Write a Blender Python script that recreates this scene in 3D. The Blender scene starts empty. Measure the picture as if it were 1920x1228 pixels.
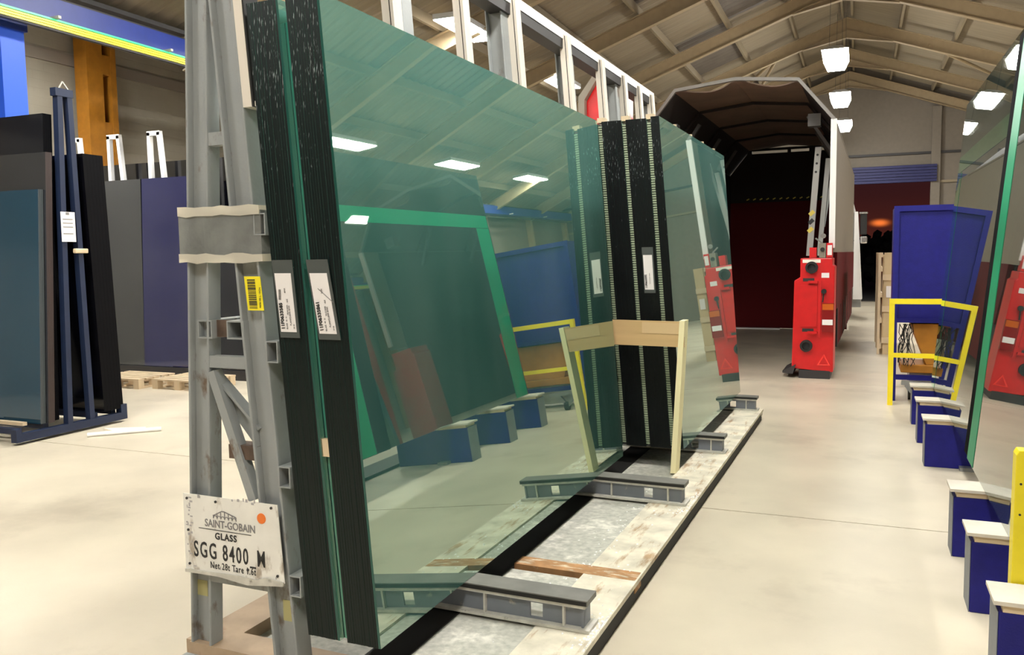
import bpy, bmesh, math, random
from mathutils import Matrix, Vector
random.seed(7)
D = bpy.data
SC = bpy.context.scene
COL = SC.collection

# ------------------------------------------------------------------ camera
CAM_H = 1.8
YAW, PITCH, ROLL, FPX = 0.392059518, 0.0843258657, -0.0140536274, 1570.0
F = Vector((-math.sin(YAW)*math.cos(PITCH), math.cos(YAW)*math.cos(PITCH), -math.sin(PITCH)))
R0 = Vector((math.cos(YAW), math.sin(YAW), 0)); U0 = R0.cross(F)
Rv = R0*math.cos(ROLL) + U0*math.sin(ROLL); Uv = U0*math.cos(ROLL) - R0*math.sin(ROLL)
cd = D.cameras.new('camera'); cam = D.objects.new('camera', cd); COL.objects.link(cam)
cam.matrix_world = Matrix(((Rv.x, Uv.x, -F.x, 0), (Rv.y, Uv.y, -F.y, 0), (Rv.z, Uv.z, -F.z, CAM_H), (0, 0, 0, 1)))
cd.sensor_width = 36.0; cd.lens = FPX/1920*36.0; cd.clip_end = 300
SC.camera = cam
SC.view_settings.view_transform = 'Standard'
SC.view_settings.look = 'None'
SC.view_settings.gamma = 1.0
SC.view_settings.use_curve_mapping = False
SC.view_settings.exposure = 0.0
LAMP = 108.0       # emission of the lamp diffusers

# ------------------------------------------------------------------ sky: dusk with a low afterglow
w = D.worlds.new('dusk_sky'); SC.world = w; w.use_nodes = True
nt = w.node_tree; nt.nodes.clear()
N = nt.nodes.new; L = nt.links.new
out = N('ShaderNodeOutputWorld'); bg = N('ShaderNodeBackground'); tc = N('ShaderNodeTexCoord')
sep = N('ShaderNodeSeparateXYZ'); L(tc.outputs['Generated'], sep.inputs[0])
cr = N('ShaderNodeValToRGB'); L(sep.outputs['Z'], cr.inputs[0])
el = cr.color_ramp.elements
el[0].position = 0.0; el[0].color = (0.075, 0.016, 0.010, 1)
el[1].position = 1.0; el[1].color = (0.010, 0.008, 0.018, 1)
e = el.new(0.06); e.color = (0.036, 0.009, 0.009, 1)
e = el.new(0.13); e.color = (0.020, 0.008, 0.012, 1)
nrm = N('ShaderNodeVectorMath'); nrm.operation = 'DISTANCE'; sv = N('ShaderNodeVectorMath'); sv.operation = 'MULTIPLY'; sv.inputs[1].default_value = (1, 1, 2.4); L(tc.outputs['Generated'], sv.inputs[0]); L(sv.outputs[0], nrm.inputs[0])
nrm.inputs[1].default_value = (0.021, 0.999, 0.031*2.4)
gl = N('ShaderNodeMapRange'); L(nrm.outputs['Value'], gl.inputs[0])
gl.inputs[1].default_value = 0.0; gl.inputs[2].default_value = 0.020; gl.inputs[3].default_value = 1; gl.inputs[4].default_value = 0
gl.interpolation_type = 'SMOOTHERSTEP'
mx = N('ShaderNodeMix'); mx.data_type = 'RGBA'; mx.blend_type = 'ADD'
pw = N('ShaderNodeMath'); pw.operation = 'POWER'; L(gl.outputs[0], pw.inputs[0]); pw.inputs[1].default_value = 2.6
L(pw.outputs[0], mx.inputs[0]); L(cr.outputs[0], mx.inputs[6]); mx.inputs[7].default_value = (0.95, 0.2, 0.03, 1)
L(mx.outputs[2], bg.inputs[0]); L(bg.outputs[0], out.inputs[0])

# ------------------------------------------------------------------ materials
def mat(name, col, rough=0.6, metal=0.0, noise=0.0, nscale=8.0, bump=0.0, bscale=60.0, spec=0.5, emit=None, estr=0.0,
        col2=None, c2amt=0.5, c2scale=3.0, stretch=None, c2stretch=None):
    m = D.materials.new(name); m.use_nodes = True
    n = m.node_tree.nodes; l = m.node_tree.links; b = n['Principled BSDF']
    b.inputs['Base Color'].default_value = (*col, 1); b.inputs['Roughness'].default_value = rough
    b.inputs['Metallic'].default_value = metal; b.inputs['Specular IOR Level'].default_value = spec
    t = n.new('ShaderNodeTexCoord')
    src = None
    if noise > 0 or col2:
        mp = n.new('ShaderNodeMapping'); l.new(t.outputs['Object'], mp.inputs[0])
        if c2stretch: mp.inputs['Scale'].default_value = c2stretch
        base = n.new('ShaderNodeRGB'); base.outputs[0].default_value = (*col, 1); src = base.outputs[0]
        if col2:
            nz = n.new('ShaderNodeTexNoise'); nz.inputs['Scale'].default_value = c2scale; nz.inputs['Detail'].default_value = 6; nz.inputs['Roughness'].default_value = 0.62
            l.new(mp.outputs[0], nz.inputs['Vector'])
            r = n.new('ShaderNodeMapRange'); l.new(nz.outputs[0], r.inputs[0])
            r.inputs[1].default_value = 0.66-0.32*c2amt; r.inputs[2].default_value = 0.66-0.32*c2amt+0.12
            mm = n.new('ShaderNodeMix'); mm.data_type = 'RGBA'; l.new(r.outputs[0], mm.inputs[0]); l.new(src, mm.inputs[6]); mm.inputs[7].default_value = (*col2, 1)
            src = mm.outputs[2]
        if noise > 0:
            nz = n.new('ShaderNodeTexNoise'); nz.inputs['Scale'].default_value = nscale; nz.inputs['Detail'].default_value = 5
            mp2 = n.new('ShaderNodeMapping'); l.new(t.outputs['Object'], mp2.inputs[0])
            if stretch: mp2.inputs['Scale'].default_value = stretch
            l.new(mp2.outputs[0], nz.inputs['Vector'])
            r = n.new('ShaderNodeMapRange'); l.new(nz.outputs[0], r.inputs[0]); r.inputs[1].default_value = .3; r.inputs[2].default_value = .7
            r.inputs[3].default_value = 1-noise; r.inputs[4].default_value = 1+noise
            vm = n.new('ShaderNodeVectorMath'); vm.operation = 'SCALE'; l.new(src, vm.inputs[0]); l.new(r.outputs[0], vm.inputs['Scale'])
            src = vm.outputs[0]
        l.new(src, b.inputs['Base Color'])
    if bump > 0:
        nz = n.new('ShaderNodeTexNoise'); nz.inputs['Scale'].default_value = bscale; nz.inputs['Detail'].default_value = 4
        mp3 = n.new('ShaderNodeMapping'); l.new(t.outputs['Object'], mp3.inputs[0]); l.new(mp3.outputs[0], nz.inputs['Vector'])
        if stretch: mp3.inputs['Scale'].default_value = stretch
        bp = n.new('ShaderNodeBump'); bp.inputs['Strength'].default_value = bump; bp.inputs['Distance'].default_value = .01
        l.new(nz.outputs[0], bp.inputs['Height']); l.new(bp.outputs[0], b.inputs['Normal'])
    if emit:
        b.inputs['Emission Color'].default_value = (*emit, 1); b.inputs['Emission Strength'].default_value = estr
    return m

def glass_face(name, body, tint, fac, rough=0.012, dust=0.0, top_light=0.0, f0=0.0, f1=1.0, pw=0.6):
    """stack of float glass seen from its face: deep coloured body under many mirror-like surfaces"""
    m = D.materials.new(name); m.use_nodes = True
    n = m.node_tree.nodes; l = m.node_tree.links; b = n['Principled BSDF']; o = n['Material Output']
    b.inputs['Base Color'].default_value = (*body, 1); b.inputs['Roughness'].default_value = 0.5
    b.inputs['Specular IOR Level'].default_value = 0.0
    g = n.new('ShaderNodeBsdfGlossy'); g.inputs['Color'].default_value = (*tint, 1); g.inputs['Roughness'].default_value = rough
    t = n.new('ShaderNodeTexCoord')
    lw = n.new('ShaderNodeLayerWeight'); lw.inputs['Blend'].default_value = 0.28
    sq = n.new('ShaderNodeMath'); sq.operation = 'POWER'; sq.inputs[1].default_value = pw; l.new(lw.outputs['Fresnel'], sq.inputs[0])
    r = n.new('ShaderNodeMapRange'); l.new(sq.outputs[0], r.inputs[0]); r.inputs[1].default_value = f0; r.inputs[2].default_value = f1
    r.inputs[3].default_value = fac; r.inputs[4].default_value = 0.97
    mx = n.new('ShaderNodeMixShader'); l.new(r.outputs[0], mx.inputs[0]); l.new(b.outputs[0], mx.inputs[1]); l.new(g.outputs[0], mx.inputs[2])
    l.new(mx.outputs[0], o.inputs['Surface'])
    # streaky film of dust in the body colour
    nz = n.new('ShaderNodeTexNoise'); nz.inputs['Scale'].default_value = 1.3; nz.inputs['Detail'].default_value = 5
    mp = n.new('ShaderNodeMapping'); mp.inputs['Scale'].default_value = (1, 2.2, 0.45); l.new(t.outputs['Object'], mp.inputs[0]); l.new(mp.outputs[0], nz.inputs['Vector'])
    rr = n.new('ShaderNodeMapRange'); l.new(nz.outputs[0], rr.inputs[0]); rr.inputs[1].default_value = .35; rr.inputs[2].default_value = .7
    rr.inputs[3].default_value = 0; rr.inputs[4].default_value = dust
    mc = n.new('ShaderNodeMix'); mc.data_type = 'RGBA'; l.new(rr.outputs[0], mc.inputs[0]); mc.inputs[6].default_value = (*body, 1); mc.inputs[7].default_value = (0.30, 0.42, 0.38, 1)
    last = mc.outputs[2]
    if top_light > 0:     # stronger lamp light near the top, painted as a pale teal gradient
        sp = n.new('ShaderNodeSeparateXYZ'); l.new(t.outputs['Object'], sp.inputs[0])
        zr = n.new('ShaderNodeMapRange'); l.new(sp.outputs['Z'], zr.inputs[0]); zr.inputs[1].default_value = 1.0; zr.inputs[2].default_value = 2.55; zr.inputs[3].default_value = 0; zr.inputs[4].default_value = top_light
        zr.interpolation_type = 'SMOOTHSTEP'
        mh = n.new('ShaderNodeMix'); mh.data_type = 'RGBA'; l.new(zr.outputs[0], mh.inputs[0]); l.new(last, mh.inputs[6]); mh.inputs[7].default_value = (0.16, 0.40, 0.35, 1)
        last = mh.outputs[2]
    l.new(last, b.inputs['Base Color'])
    return m

def glass_edge(name, col, glint=0.0):
    """ground edges of stacked sheets: almost black green with painted lamp glints, denser towards the top"""
    m = D.materials.new(name); m.use_nodes = True
    n = m.node_tree.nodes; l = m.node_tree.links; b = n['Principled BSDF']
    b.inputs['Roughness'].default_value = 0.42; b.inputs['Specular IOR Level'].default_value = 0.3
    t = n.new('ShaderNodeTexCoord'); mp = n.new('ShaderNodeMapping'); mp.inputs['Scale'].default_value = (1.0, 1.0, 0.13)
    l.new(t.outputs['Object'], mp.inputs[0])
    nz = n.new('ShaderNodeTexNoise'); nz.inputs['Scale'].default_value = 190; nz.inputs['Detail'].default_value = 2; l.new(mp.outputs[0], nz.inputs['Vector'])
    big = n.new('ShaderNodeTexNoise'); big.inputs['Scale'].default_value = 3.0; big.inputs['Detail'].default_value = 2; l.new(t.outputs['Object'], big.inputs['Vector'])
    sp = n.new('ShaderNodeSeparateXYZ'); l.new(t.outputs['Object'], sp.inputs[0])
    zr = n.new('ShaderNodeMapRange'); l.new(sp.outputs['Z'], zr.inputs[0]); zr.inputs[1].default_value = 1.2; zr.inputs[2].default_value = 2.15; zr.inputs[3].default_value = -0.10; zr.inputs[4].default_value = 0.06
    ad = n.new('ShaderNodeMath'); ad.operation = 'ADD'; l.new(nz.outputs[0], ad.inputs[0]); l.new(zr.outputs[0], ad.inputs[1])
    bs = n.new('ShaderNodeMapRange'); l.new(big.outputs[0], bs.inputs[0]); bs.inputs[1].default_value = .3; bs.inputs[2].default_value = .7; bs.inputs[3].default_value = -.06; bs.inputs[4].default_value = .05
    ad2 = n.new('ShaderNodeMath'); ad2.operation = 'ADD'; l.new(ad.outputs[0], ad2.inputs[0]); l.new(bs.outputs[0], ad2.inputs[1])
    r = n.new('ShaderNodeMapRange'); l.new(ad2.outputs[0], r.inputs[0]); r.inputs[1].default_value = 0.70; r.inputs[2].default_value = 0.78; r.inputs[3].default_value = 0; r.inputs[4].default_value = glint  # pale specks painted into the colour as glints
    mc = n.new('ShaderNodeMix'); mc.data_type = 'RGBA'; l.new(r.outputs[0], mc.inputs[0]); mc.inputs[6].default_value = (*col, 1); mc.inputs[7].default_value = (0.55, 0.62, 0.62, 1)
    l.new(mc.outputs[2], b.inputs['Base Color'])
    return m

M = {}
M['floor'] = mat('concrete_floor', (0.60, 0.535, 0.415), 0.36, noise=0.10, nscale=1.3, bump=0.06, bscale=90, col2=(0.50, 0.44, 0.34), c2amt=0.35, c2scale=0.8, spec=0.5)
M['joint'] = mat('dark_joint', (0.05, 0.045, 0.04), 0.9)
M['sheet'] = mat('fibre_cement_sheet', (0.26, 0.215, 0.150), 0.85, noise=0.10, nscale=2.0, stretch=(.4, 6, 1))
M['skylight'] = mat('night_rooflight', (0.12, 0.10, 0.08), 0.5, noise=0.15, nscale=3)
M['rafter'] = mat('cream_painted_steel', (0.34, 0.26, 0.155), 0.6, noise=0.06)
M['purlin'] = mat('cream_purlin', (0.26, 0.21, 0.135), 0.7)
M['wall'] = mat('cream_block_wall', (0.33, 0.30, 0.24), 0.85, noise=0.10, nscale=1.2)
M['wallr'] = mat('cream_render', (0.185, 0.160, 0.128), 0.85, noise=0.05)
M['darksteel'] = mat('dark_steel', (0.03, 0.028, 0.028), 0.6)
M['blue'] = mat('crane_blue_paint', (0.010, 0.030, 0.22), 0.45, noise=0.06)
M['bblue'] = mat('bright_blue_paint', (0.02, 0.11, 0.75), 0.45)
M['navy'] = mat('block_blue_paint', (0.010, 0.010, 0.17), 0.5, spec=0.3, noise=0.10, nscale=14, bump=.2, bscale=120)
M['racknavy'] = mat('rack_blue_paint', (0.008, 0.017, 0.05), 0.55, noise=0.1)
M['yellow'] = mat('safety_yellow_paint', (0.92, 0.74, 0.02), 0.4, noise=0.05, col2=(0.35, 0.24, 0.05), c2amt=-0.05, c2scale=14)
M['raily'] = mat('conductor_yellow', (0.88, 0.85, 0.05), 0.35)
M['railg'] = mat('conductor_green', (0.06, 0.75, 0.33), 0.35)
M['orange'] = mat('orange_steel', (0.42, 0.17, 0.012), 0.6, noise=0.12)
M['grey'] = mat('stillage_grey_paint', (0.30, 0.315, 0.31), 0.48, noise=0.07, nscale=5, col2=(0.13, 0.085, 0.055), c2amt=0.24, c2scale=9, c2stretch=(1, 1, .5), bump=.10)
M['grey2'] = mat('beam_blue_grey_paint', (0.19, 0.205, 0.235), 0.5, noise=0.08, nscale=8, col2=(0.42, 0.39, 0.34), c2amt=0.15, c2scale=14)
M['wornwhite'] = mat('worn_pale_edge', (0.55, 0.53, 0.47), 0.6, noise=0.15, nscale=20, col2=(0.14, 0.12, 0.09), c2amt=0.05, c2scale=16)
M['railwhite'] = mat('light_grey_rail', (0.80, 0.79, 0.76), 0.45)
M['wood'] = mat('pale_wood', (0.66, 0.52, 0.34), 0.65, noise=0.10, nscale=6, stretch=(1, 1, .12))
M['woodw'] = mat('whitish_wood', (0.68, 0.62, 0.53), 0.65, noise=0.10, nscale=6, stretch=(1, 1, .12))
M['ply'] = mat('board_tan', (0.62, 0.42, 0.20), 0.6, noise=0.08, nscale=5, stretch=(.2, 1, 3))
M['ply2'] = mat('board_tan_patch', (0.70, 0.50, 0.27), 0.5)
M['woody'] = mat('yellow_sawn_edge', (0.95, 0.86, 0.52), 0.6)
M['pad'] = mat('grey_rubber_pad', (0.17, 0.165, 0.15), 0.55, noise=0.15, nscale=9)
M['black'] = mat('black_rubber_and_shade', (0.012, 0.011, 0.010), 0.7)
M['base'] = mat('worn_base_deck', (0.66, 0.61, 0.49), 0.7, noise=0.22, nscale=7, col2=(0.40, 0.27, 0.15), c2amt=0.36, c2scale=5, c2stretch=(3, .55, 1), bump=.4, bscale=40)
M['rust'] = mat('rust_streak_steel', (0.40, 0.21, 0.09), 0.8, noise=0.3, nscale=9, col2=(0.58, 0.50, 0.37), c2amt=0.45, c2scale=8, c2stretch=(1, 3, 1))
M['brownrust'] = mat('dark_brown_rust', (0.10, 0.065, 0.045), 0.8, noise=0.3, nscale=20)
M['pan'] = mat('pale_concrete_pan', (0.44, 0.435, 0.38), 0.7, noise=0.2, nscale=30, col2=(0.64, 0.62, 0.55), c2amt=0.42, c2scale=5)
M['paint'] = mat('deck_tan', (0.45, 0.33, 0.22), 0.7, noise=0.2, nscale=5, col2=(0.27, 0.15, 0.09), c2amt=0.2, c2scale=5)
M['gface'] = glass_face('float_glass_face', (0.018, 0.085, 0.075), (0.88, 1.0, 0.86), 0.30, dust=0.16, top_light=0.55)
M['gface2'] = glass_face('float_glass_face_pale', (0.08, 0.18, 0.16), (0.88, 0.98, 0.90), 0.24, dust=0.35, top_light=0.4)
M['gedge'] = glass_edge('glass_edges', (0.0015, 0.0060, 0.0055), 0.5)
M['gedge2'] = glass_edge('glass_edges_black', (0.0012, 0.0016, 0.0022), 0.45)
M['rface'] = glass_face('neutral_glass_face', (0.02, 0.035, 0.032), (0.92, 0.95, 0.92), 0.22, dust=0.06)
M['redge'] = mat('dark_green_edges', (0.003, 0.012, 0.010), 0.4)
M['gband'] = mat('green_band', (0.006, 0.30, 0.14), 0.4, spec=0.2)
M['gborder'] = glass_face('green_coated_border', (0.010, 0.27, 0.135), (0.80, 1.0, 0.86), 0.08, rough=.012, f0=.2, f1=.5, pw=1)
M['gfront'] = mat('front_sheet_edge', (0.012, 0.075, 0.058), 0.25)
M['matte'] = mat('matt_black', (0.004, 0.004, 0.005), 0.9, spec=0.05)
M['shutter'] = mat('shutter_blue', (0.012, 0.014, 0.085), 0.6)
M['ledge'] = mat('plain_black_edges', (0.003, 0.003, 0.004), 0.55, spec=0.08)
M['tgrey'] = glass_face('dark_tinted_face', (0.006, 0.007, 0.012), (0.6, 0.65, 0.75), 0.05, rough=.08)
M['tslate'] = glass_face('slate_tinted_face', (0.028, 0.029, 0.034), (0.6, 0.65, 0.7), 0.10, rough=.08)
M['tblue'] = glass_face('pale_blue_face', (0.011, 0.046, 0.080), (0.7, 0.8, 0.9), 0.0, rough=.06)
M['tnavy'] = glass_face('navy_face', (0.004, 0.005, 0.06), (0.6, 0.65, 0.9), 0.08, rough=.06)
M['tblack'] = glass_face('black_face', (0.004, 0.004, 0.006), (0.5, 0.5, 0.5), 0.03, rough=.08)
M['brown'] = mat('brown_interlayer', (0.035, 0.022, 0.02), 0.5)
M['ribs'] = mat('ribbed_gap_strip', (0.30, 0.36, 0.24), 0.6, noise=.1)
M['paper'] = mat('white_paper', (0.82, 0.78, 0.76), 0.6)
M['pouch'] = mat('grey_plastic_pouch', (0.085, 0.095, 0.09), 0.25)
M['ink'] = mat('black_ink', (0.02, 0.02, 0.02), 0.6)
M['inkg'] = mat('grey_ink', (0.22, 0.21, 0.21), 0.6)
M['inkf'] = mat('faint_ink', (0.42, 0.40, 0.40), 0.6)
M['labely'] = mat('yellow_label', (0.90, 0.76, 0.02), 0.5)
M['odot'] = mat('orange_sticker', (0.85, 0.20, 0.03), 0.5)
M['plate'] = mat('white_enamel_plate', (0.82, 0.80, 0.74), 0.45, noise=.08, nscale=6, col2=(0.40, 0.34, 0.27), c2amt=0.34, c2scale=12, c2stretch=(1, 1, .45))
M['wrap'] = mat('plastic_wrap', (0.36, 0.37, 0.35), 0.2, noise=.18, nscale=9, bump=.5, bscale=16)
M['tape'] = mat('cream_tape', (0.93, 0.87, 0.74), 0.5)
M['red'] = mat('red_vehicle_paint', (0.62, 0.010, 0.012), 0.35, noise=.07)
M['darkred'] = mat('dark_red_panel', (0.10, 0.008, 0.010), 0.7, spec=0.1)
M['truckwhite'] = mat('trailer_white_skin', (0.25, 0.215, 0.165), 0.45, noise=.05)
M['alu'] = mat('aluminium_rim', (0.20, 0.185, 0.165), 0.45)
M['dim'] = mat('dull_grey_fitting', (0.10, 0.095, 0.09), 0.6)
M['tarp'] = mat('brown_tarpaulin', (0.18, 0.12, 0.085), 0.8, noise=.15, nscale=2)
M['interior'] = mat('dark_trailer_lining', (0.022, 0.016, 0.014), 0.8)
M['arm'] = mat('grey_arm_paint', (0.40, 0.40, 0.37), 0.5)
M['lamphouse'] = mat('lamp_housing', (0.5, 0.5, 0.48), 0.5)
M['lamp'] = mat('lamp_diffuser', (0.9, 0.9, 0.9), 0.5, emit=(1.0, 0.98, 0.925), estr=LAMP)
M['wire'] = mat('wire', (0.05, 0.05, 0.05), 0.5)
M['chrome'] = mat('chrome', (0.6, 0.6, 0.6), 0.15, metal=1)
M['white'] = mat('white_paint', (0.90, 0.89, 0.87), 0.4)
M['orlens'] = mat('orange_lens', (0.6, 0.12, 0.01), 0.2)
M['redlens'] = mat('red_lens', (0.25, 0.004, 0.006), 0.2)
M['foliage'] = mat('night_foliage', (0.010, 0.012, 0.008), 0.9)
M['asphalt'] = mat('yard_asphalt', (0.03, 0.028, 0.027), 0.9)
M['osb'] = mat('crate_timber', (0.60, 0.46, 0.27), 0.7, noise=.12, nscale=5, stretch=(1, 1, .3))
M['galv'] = mat('galvanised', (0.35, 0.36, 0.36), 0.35, metal=.6, noise=.1)
M['lemon'] = mat('hazard_yellow', (0.75, 0.6, 0.1), 0.5)

# ------------------------------------------------------------------ helpers
def B(): return bmesh.new()
def box(bm, x0, x1, y0, y1, z0, z1):
    v = [bm.verts.new(p) for p in ((x0,y0,z0),(x1,y0,z0),(x1,y1,z0),(x0,y1,z0),(x0,y0,z1),(x1,y0,z1),(x1,y1,z1),(x0,y1,z1))]
    for f in ((3,2,1,0),(4,5,6,7),(0,1,5,4),(1,2,6,5),(2,3,7,6),(3,0,4,7)): bm.faces.new([v[i] for i in f])
    return bm
def hexa(bm, lo, hi):
    v = [bm.verts.new(p) for p in list(lo)+list(hi)]
    for f in ((3,2,1,0),(4,5,6,7),(0,1,5,4),(1,2,6,5),(2,3,7,6),(3,0,4,7)): bm.faces.new([v[i] for i in f])
    return bm
def prism(bm, pts, axis, a, b):
    """extrude a 2D outline; axis 'y': pts=(x,z); 'x': pts=(y,z); 'z': pts=(x,y)"""
    def P(p, t):
        return {'y': (p[0], t, p[1]), 'x': (t, p[0], p[1]), 'z': (p[0], p[1], t)}[axis]
    A = [bm.verts.new(P(p, a)) for p in pts]; C = [bm.verts.new(P(p, b)) for p in pts]
    n = len(pts); bm.faces.new(A); bm.faces.new(C[::-1])
    for i in range(n): bm.faces.new((A[i], C[i], C[(i+1) % n], A[(i+1) % n]))
    return bm
def bar(bm, p, q, wd, ht, up=(0, 0, 1)):
    p, q = Vector(p), Vector(q); d = (q-p).normalized(); u = Vector(up); s = d.cross(u)
    if s.length < 1e-4: s = d.cross(Vector((0, 1, 0)))
    s.normalize(); u = s.cross(d)
    c = [(-1,-1),(1,-1),(1,1),(-1,1)]
    return hexa(bm, [p+s*a*wd/2+u*b*ht/2 for a, b in c], [q+s*a*wd/2+u*b*ht/2 for a, b in c])
def tube(bm, p, q, r, n=10, r2=None):
    p, q = Vector(p), Vector(q); r2 = r if r2 is None else r2
    d = (q-p).normalized(); s = d.cross(Vector((0, 0, 1)))
    if s.length < 1e-4: s = Vector((1, 0, 0))
    s.normalize(); u = s.cross(d)
    A = [bm.verts.new(p+(s*math.cos(k*2*math.pi/n)+u*math.sin(k*2*math.pi/n))*r) for k in range(n)]
    C = [bm.verts.new(q+(s*math.cos(k*2*math.pi/n)+u*math.sin(k*2*math.pi/n))*r2) for k in range(n)]
    bm.faces.new(A[::-1]); bm.faces.new(C)
    for i in range(n): bm.faces.new((A[i], A[(i+1) % n], C[(i+1) % n], C[i]))
    return bm
def hollow(bm, x0, x1, y0, y1, z0, z1, t=.006):
    """open-ended box tube running along y"""
    box(bm, x0, x1, y0, y1, z0, z0+t); box(bm, x0, x1, y0, y1, z1-t, z1)
    box(bm, x0, x0+t, y0, y1, z0+t, z1-t); box(bm, x1-t, x1, y0, y1, z0+t, z1-t)
    box(bm, x0+t, x1-t, y0+.12, y0+.13, z0+t, z1-t)
    return bm
def sphere(bm, c, r, sx=1, sy=1, sz=1, seg=10, sub=2):
    g = bmesh.ops.create_icosphere(bm, subdivisions=sub, radius=r)
    for v in g['verts']: v.co = Vector((c[0]+v.co.x*sx, c[1]+v.co.y*sy, c[2]+v.co.z*sz))
    return bm

ALPHA = 0.0203887                      # the stillage and the trailer stand a little askew
IDENT = Matrix.Identity(4); SKEW = Matrix.Rotation(-ALPHA, 4, 'Z')
class T:
    """a thing: Empty at its base; parts are built in the frame's coordinates and shifted to its origin"""
    def __init__(s, name, label, cat, o=(0, 0, 0), frame=IDENT, group=None, kind=None):
        s.o = Vector(o); s.e = D.objects.new(name, None); COL.objects.link(s.e); s.e.empty_display_size = .2
        s.e.matrix_world = frame @ Matrix.Translation(s.o)
        if label: s.e['label'] = label
        if cat: s.e['category'] = cat
        if group: s.e['group'] = group
        if kind: s.e['kind'] = kind
    def part(s, name, bm, m, parent=None, label=None, kind=None, bevel=0, smooth=False):
        if isinstance(bm, bmesh.types.BMesh):
            bmesh.ops.translate(bm, verts=bm.verts, vec=-s.o)
            me = mesh(name, bm, m, smooth)
        else: me = bm
        ob = D.objects.new(name, me); COL.objects.link(ob); ob.parent = parent or s.e
        if label: ob['label'] = label
        if kind: ob['kind'] = kind
        if bevel:
            bv = ob.modifiers.new('bevel', 'BEVEL'); bv.width = bevel; bv.segments = 2; bv.limit_method = 'ANGLE'
        return ob
def mesh(name, bm, m, smooth=False):
    bmesh.ops.recalc_face_normals(bm, faces=bm.faces)
    me = D.meshes.new(name); bm.to_mesh(me); bm.free()
    for x in (m if isinstance(m, (list, tuple)) else [m]): me.materials.append(x)
    if smooth: me.polygons.foreach_set('use_smooth', [True]*len(me.polygons))
    return me
def single(name, bm, m, label=None, cat=None, o=(0, 0, 0), frame=IDENT, group=None, kind=None, bevel=0, smooth=False):
    bmesh.ops.translate(bm, verts=bm.verts, vec=-Vector(o))
    ob = D.objects.new(name, mesh(name, bm, m, smooth)); COL.objects.link(ob)
    ob.matrix_world = frame @ Matrix.Translation(Vector(o))
    if label: ob['label'] = label
    if cat: ob['category'] = cat
    if group: ob['group'] = group
    if kind: ob['kind'] = kind
    if bevel:
        bv = ob.modifiers.new('bevel', 'BEVEL'); bv.width = bevel; bv.segments = 2; bv.limit_method = 'ANGLE'
    return ob
def text_bm(s, size, mtx, align='LEFT', sx=1.0, bold=0.0, ext=.0006, space=1.0):
    cu = D.curves.new('t', 'FONT'); cu.body = s; cu.size = size; cu.align_x = align; cu.extrude = ext; cu.offset = bold; cu.space_character = space
    cu.resolution_u = 3
    ob = D.objects.new('t', cu); COL.objects.link(ob)
    dg = bpy.context.evaluated_depsgraph_get(); me = D.meshes.new_from_object(ob.evaluated_get(dg))
    bm = B(); bm.from_mesh(me); D.objects.remove(ob); D.curves.remove(cu); D.meshes.remove(me)
    bmesh.ops.transform(bm, matrix=mtx @ Matrix.Diagonal((sx, 1, 1, 1)), verts=bm.verts)
    return bm
def frontal(x, y, z, rot=0.0):
    """text plane facing -y, reading along +x; rot turns it in that plane"""
    return Matrix.Translation((x, y, z)) @ Matrix.Rotation(math.radians(90), 4, 'X') @ Matrix.Rotation(rot, 4, 'Z')

# ================================================================== SETTING
# floor: big pours with sawn joints
fl = T('floor', None, None, (0, 0, 0), kind='structure')
fl.part('subfloor', box(B(), -13.3, 9.6, -6.5, 33.2, -.20, -.012), M['joint'])
ys = [-6.5, -.4, 5.90, 12.2, 18.5, 24.8, 33.0]
for i in range(6):
    fl.part('floor_slab', box(B(), -13.2, 9.4, ys[i]+.008, ys[i+1]-.005, -.012, 0), M['floor'])
single('ground_outside', box(B(), -30, 34, 33.0, 90, -.25, -.04), M['asphalt'], kind='structure', o=(0, 60, 0))

XR, ZR, SL = -0.4, 8.15, 0.36          # ridge and roof slope
XL, XE = -9.30, 8.5                    # left valley, right eaves
def roofz(x): return ZR - SL*abs(x-XR)
FY = [32.5, 28.9, 25.15, 21.35, 17.55, 13.75, 9.95, 6.15, 2.35, -1.45, -5.25]
ce = T('ceiling', None, None, (XR, 14, ZR), kind='structure')
LP = 1.40
def corr(length):
    bm = B(); n = 52; W = 3.80
    for r in (0, 1):
        pass
    a = []; b_ = []
    for k in range(n+1):
        y = W*k/n; z = .018*math.sin(k*2*math.pi/4)
        a.append(bm.verts.new((0, y, z))); b_.append(bm.verts.new((length, y, z)))
    for k in range(n): bm.faces.new((a[k], a[k+1], b_[k+1], b_[k]))
    return bm
sheet_me = mesh('roof_sheet', corr(LP+.06), M['sheet']); sky_me = mesh('roof_light', corr(LP+.06), M['skylight'])
cs = math.cos(math.atan(SL)); LX = LP*cs
for j in range(len(FY)-1):
    y0 = FY[j+1]
    for side in (-1, 1):
        rows = int(math.ceil((XR-XL)/LX)) if side < 0 else int(math.ceil((XE-XR)/LX))
        for k in range(rows):
            x = XR + side*k*LX; z = ZR + .26 - SL*k*LX
            sk = (k == 2 and j % 2 == 0 and side < 0) or (k == 3 and j % 3 == 1 and side > 0) or (k == 1 and j == 3 and side < 0)
            ob = D.objects.new('roof_light' if sk else 'roof_sheet', sky_me if sk else sheet_me); COL.objects.link(ob); ob.parent = ce.e
            if side > 0: rot = Matrix.Rotation(math.atan(SL), 4, 'Y'); 
            else: rot = Matrix.Rotation(math.pi, 4, 'Z') @ Matrix.Rotation(math.atan(SL), 4, 'Y')
            yy = y0 if side > 0 else y0+3.8
            ob.matrix_local = Matrix.Translation(Vector((x, yy, z + (k % 2)*.004))-ce.o) @ rot
for side in (-1, 1):
    rows = 7
    for k in range(rows+1):
        x = XR + side*(k*LX if k else .12); z = roofz(x)+.14
        if x < XL+.1 or x > XE: continue
        ce.part('purlin', box(B(), x-.03, x+.03, -5.5, 32.7, z-.09, z+.09), M['purlin'])
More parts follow.
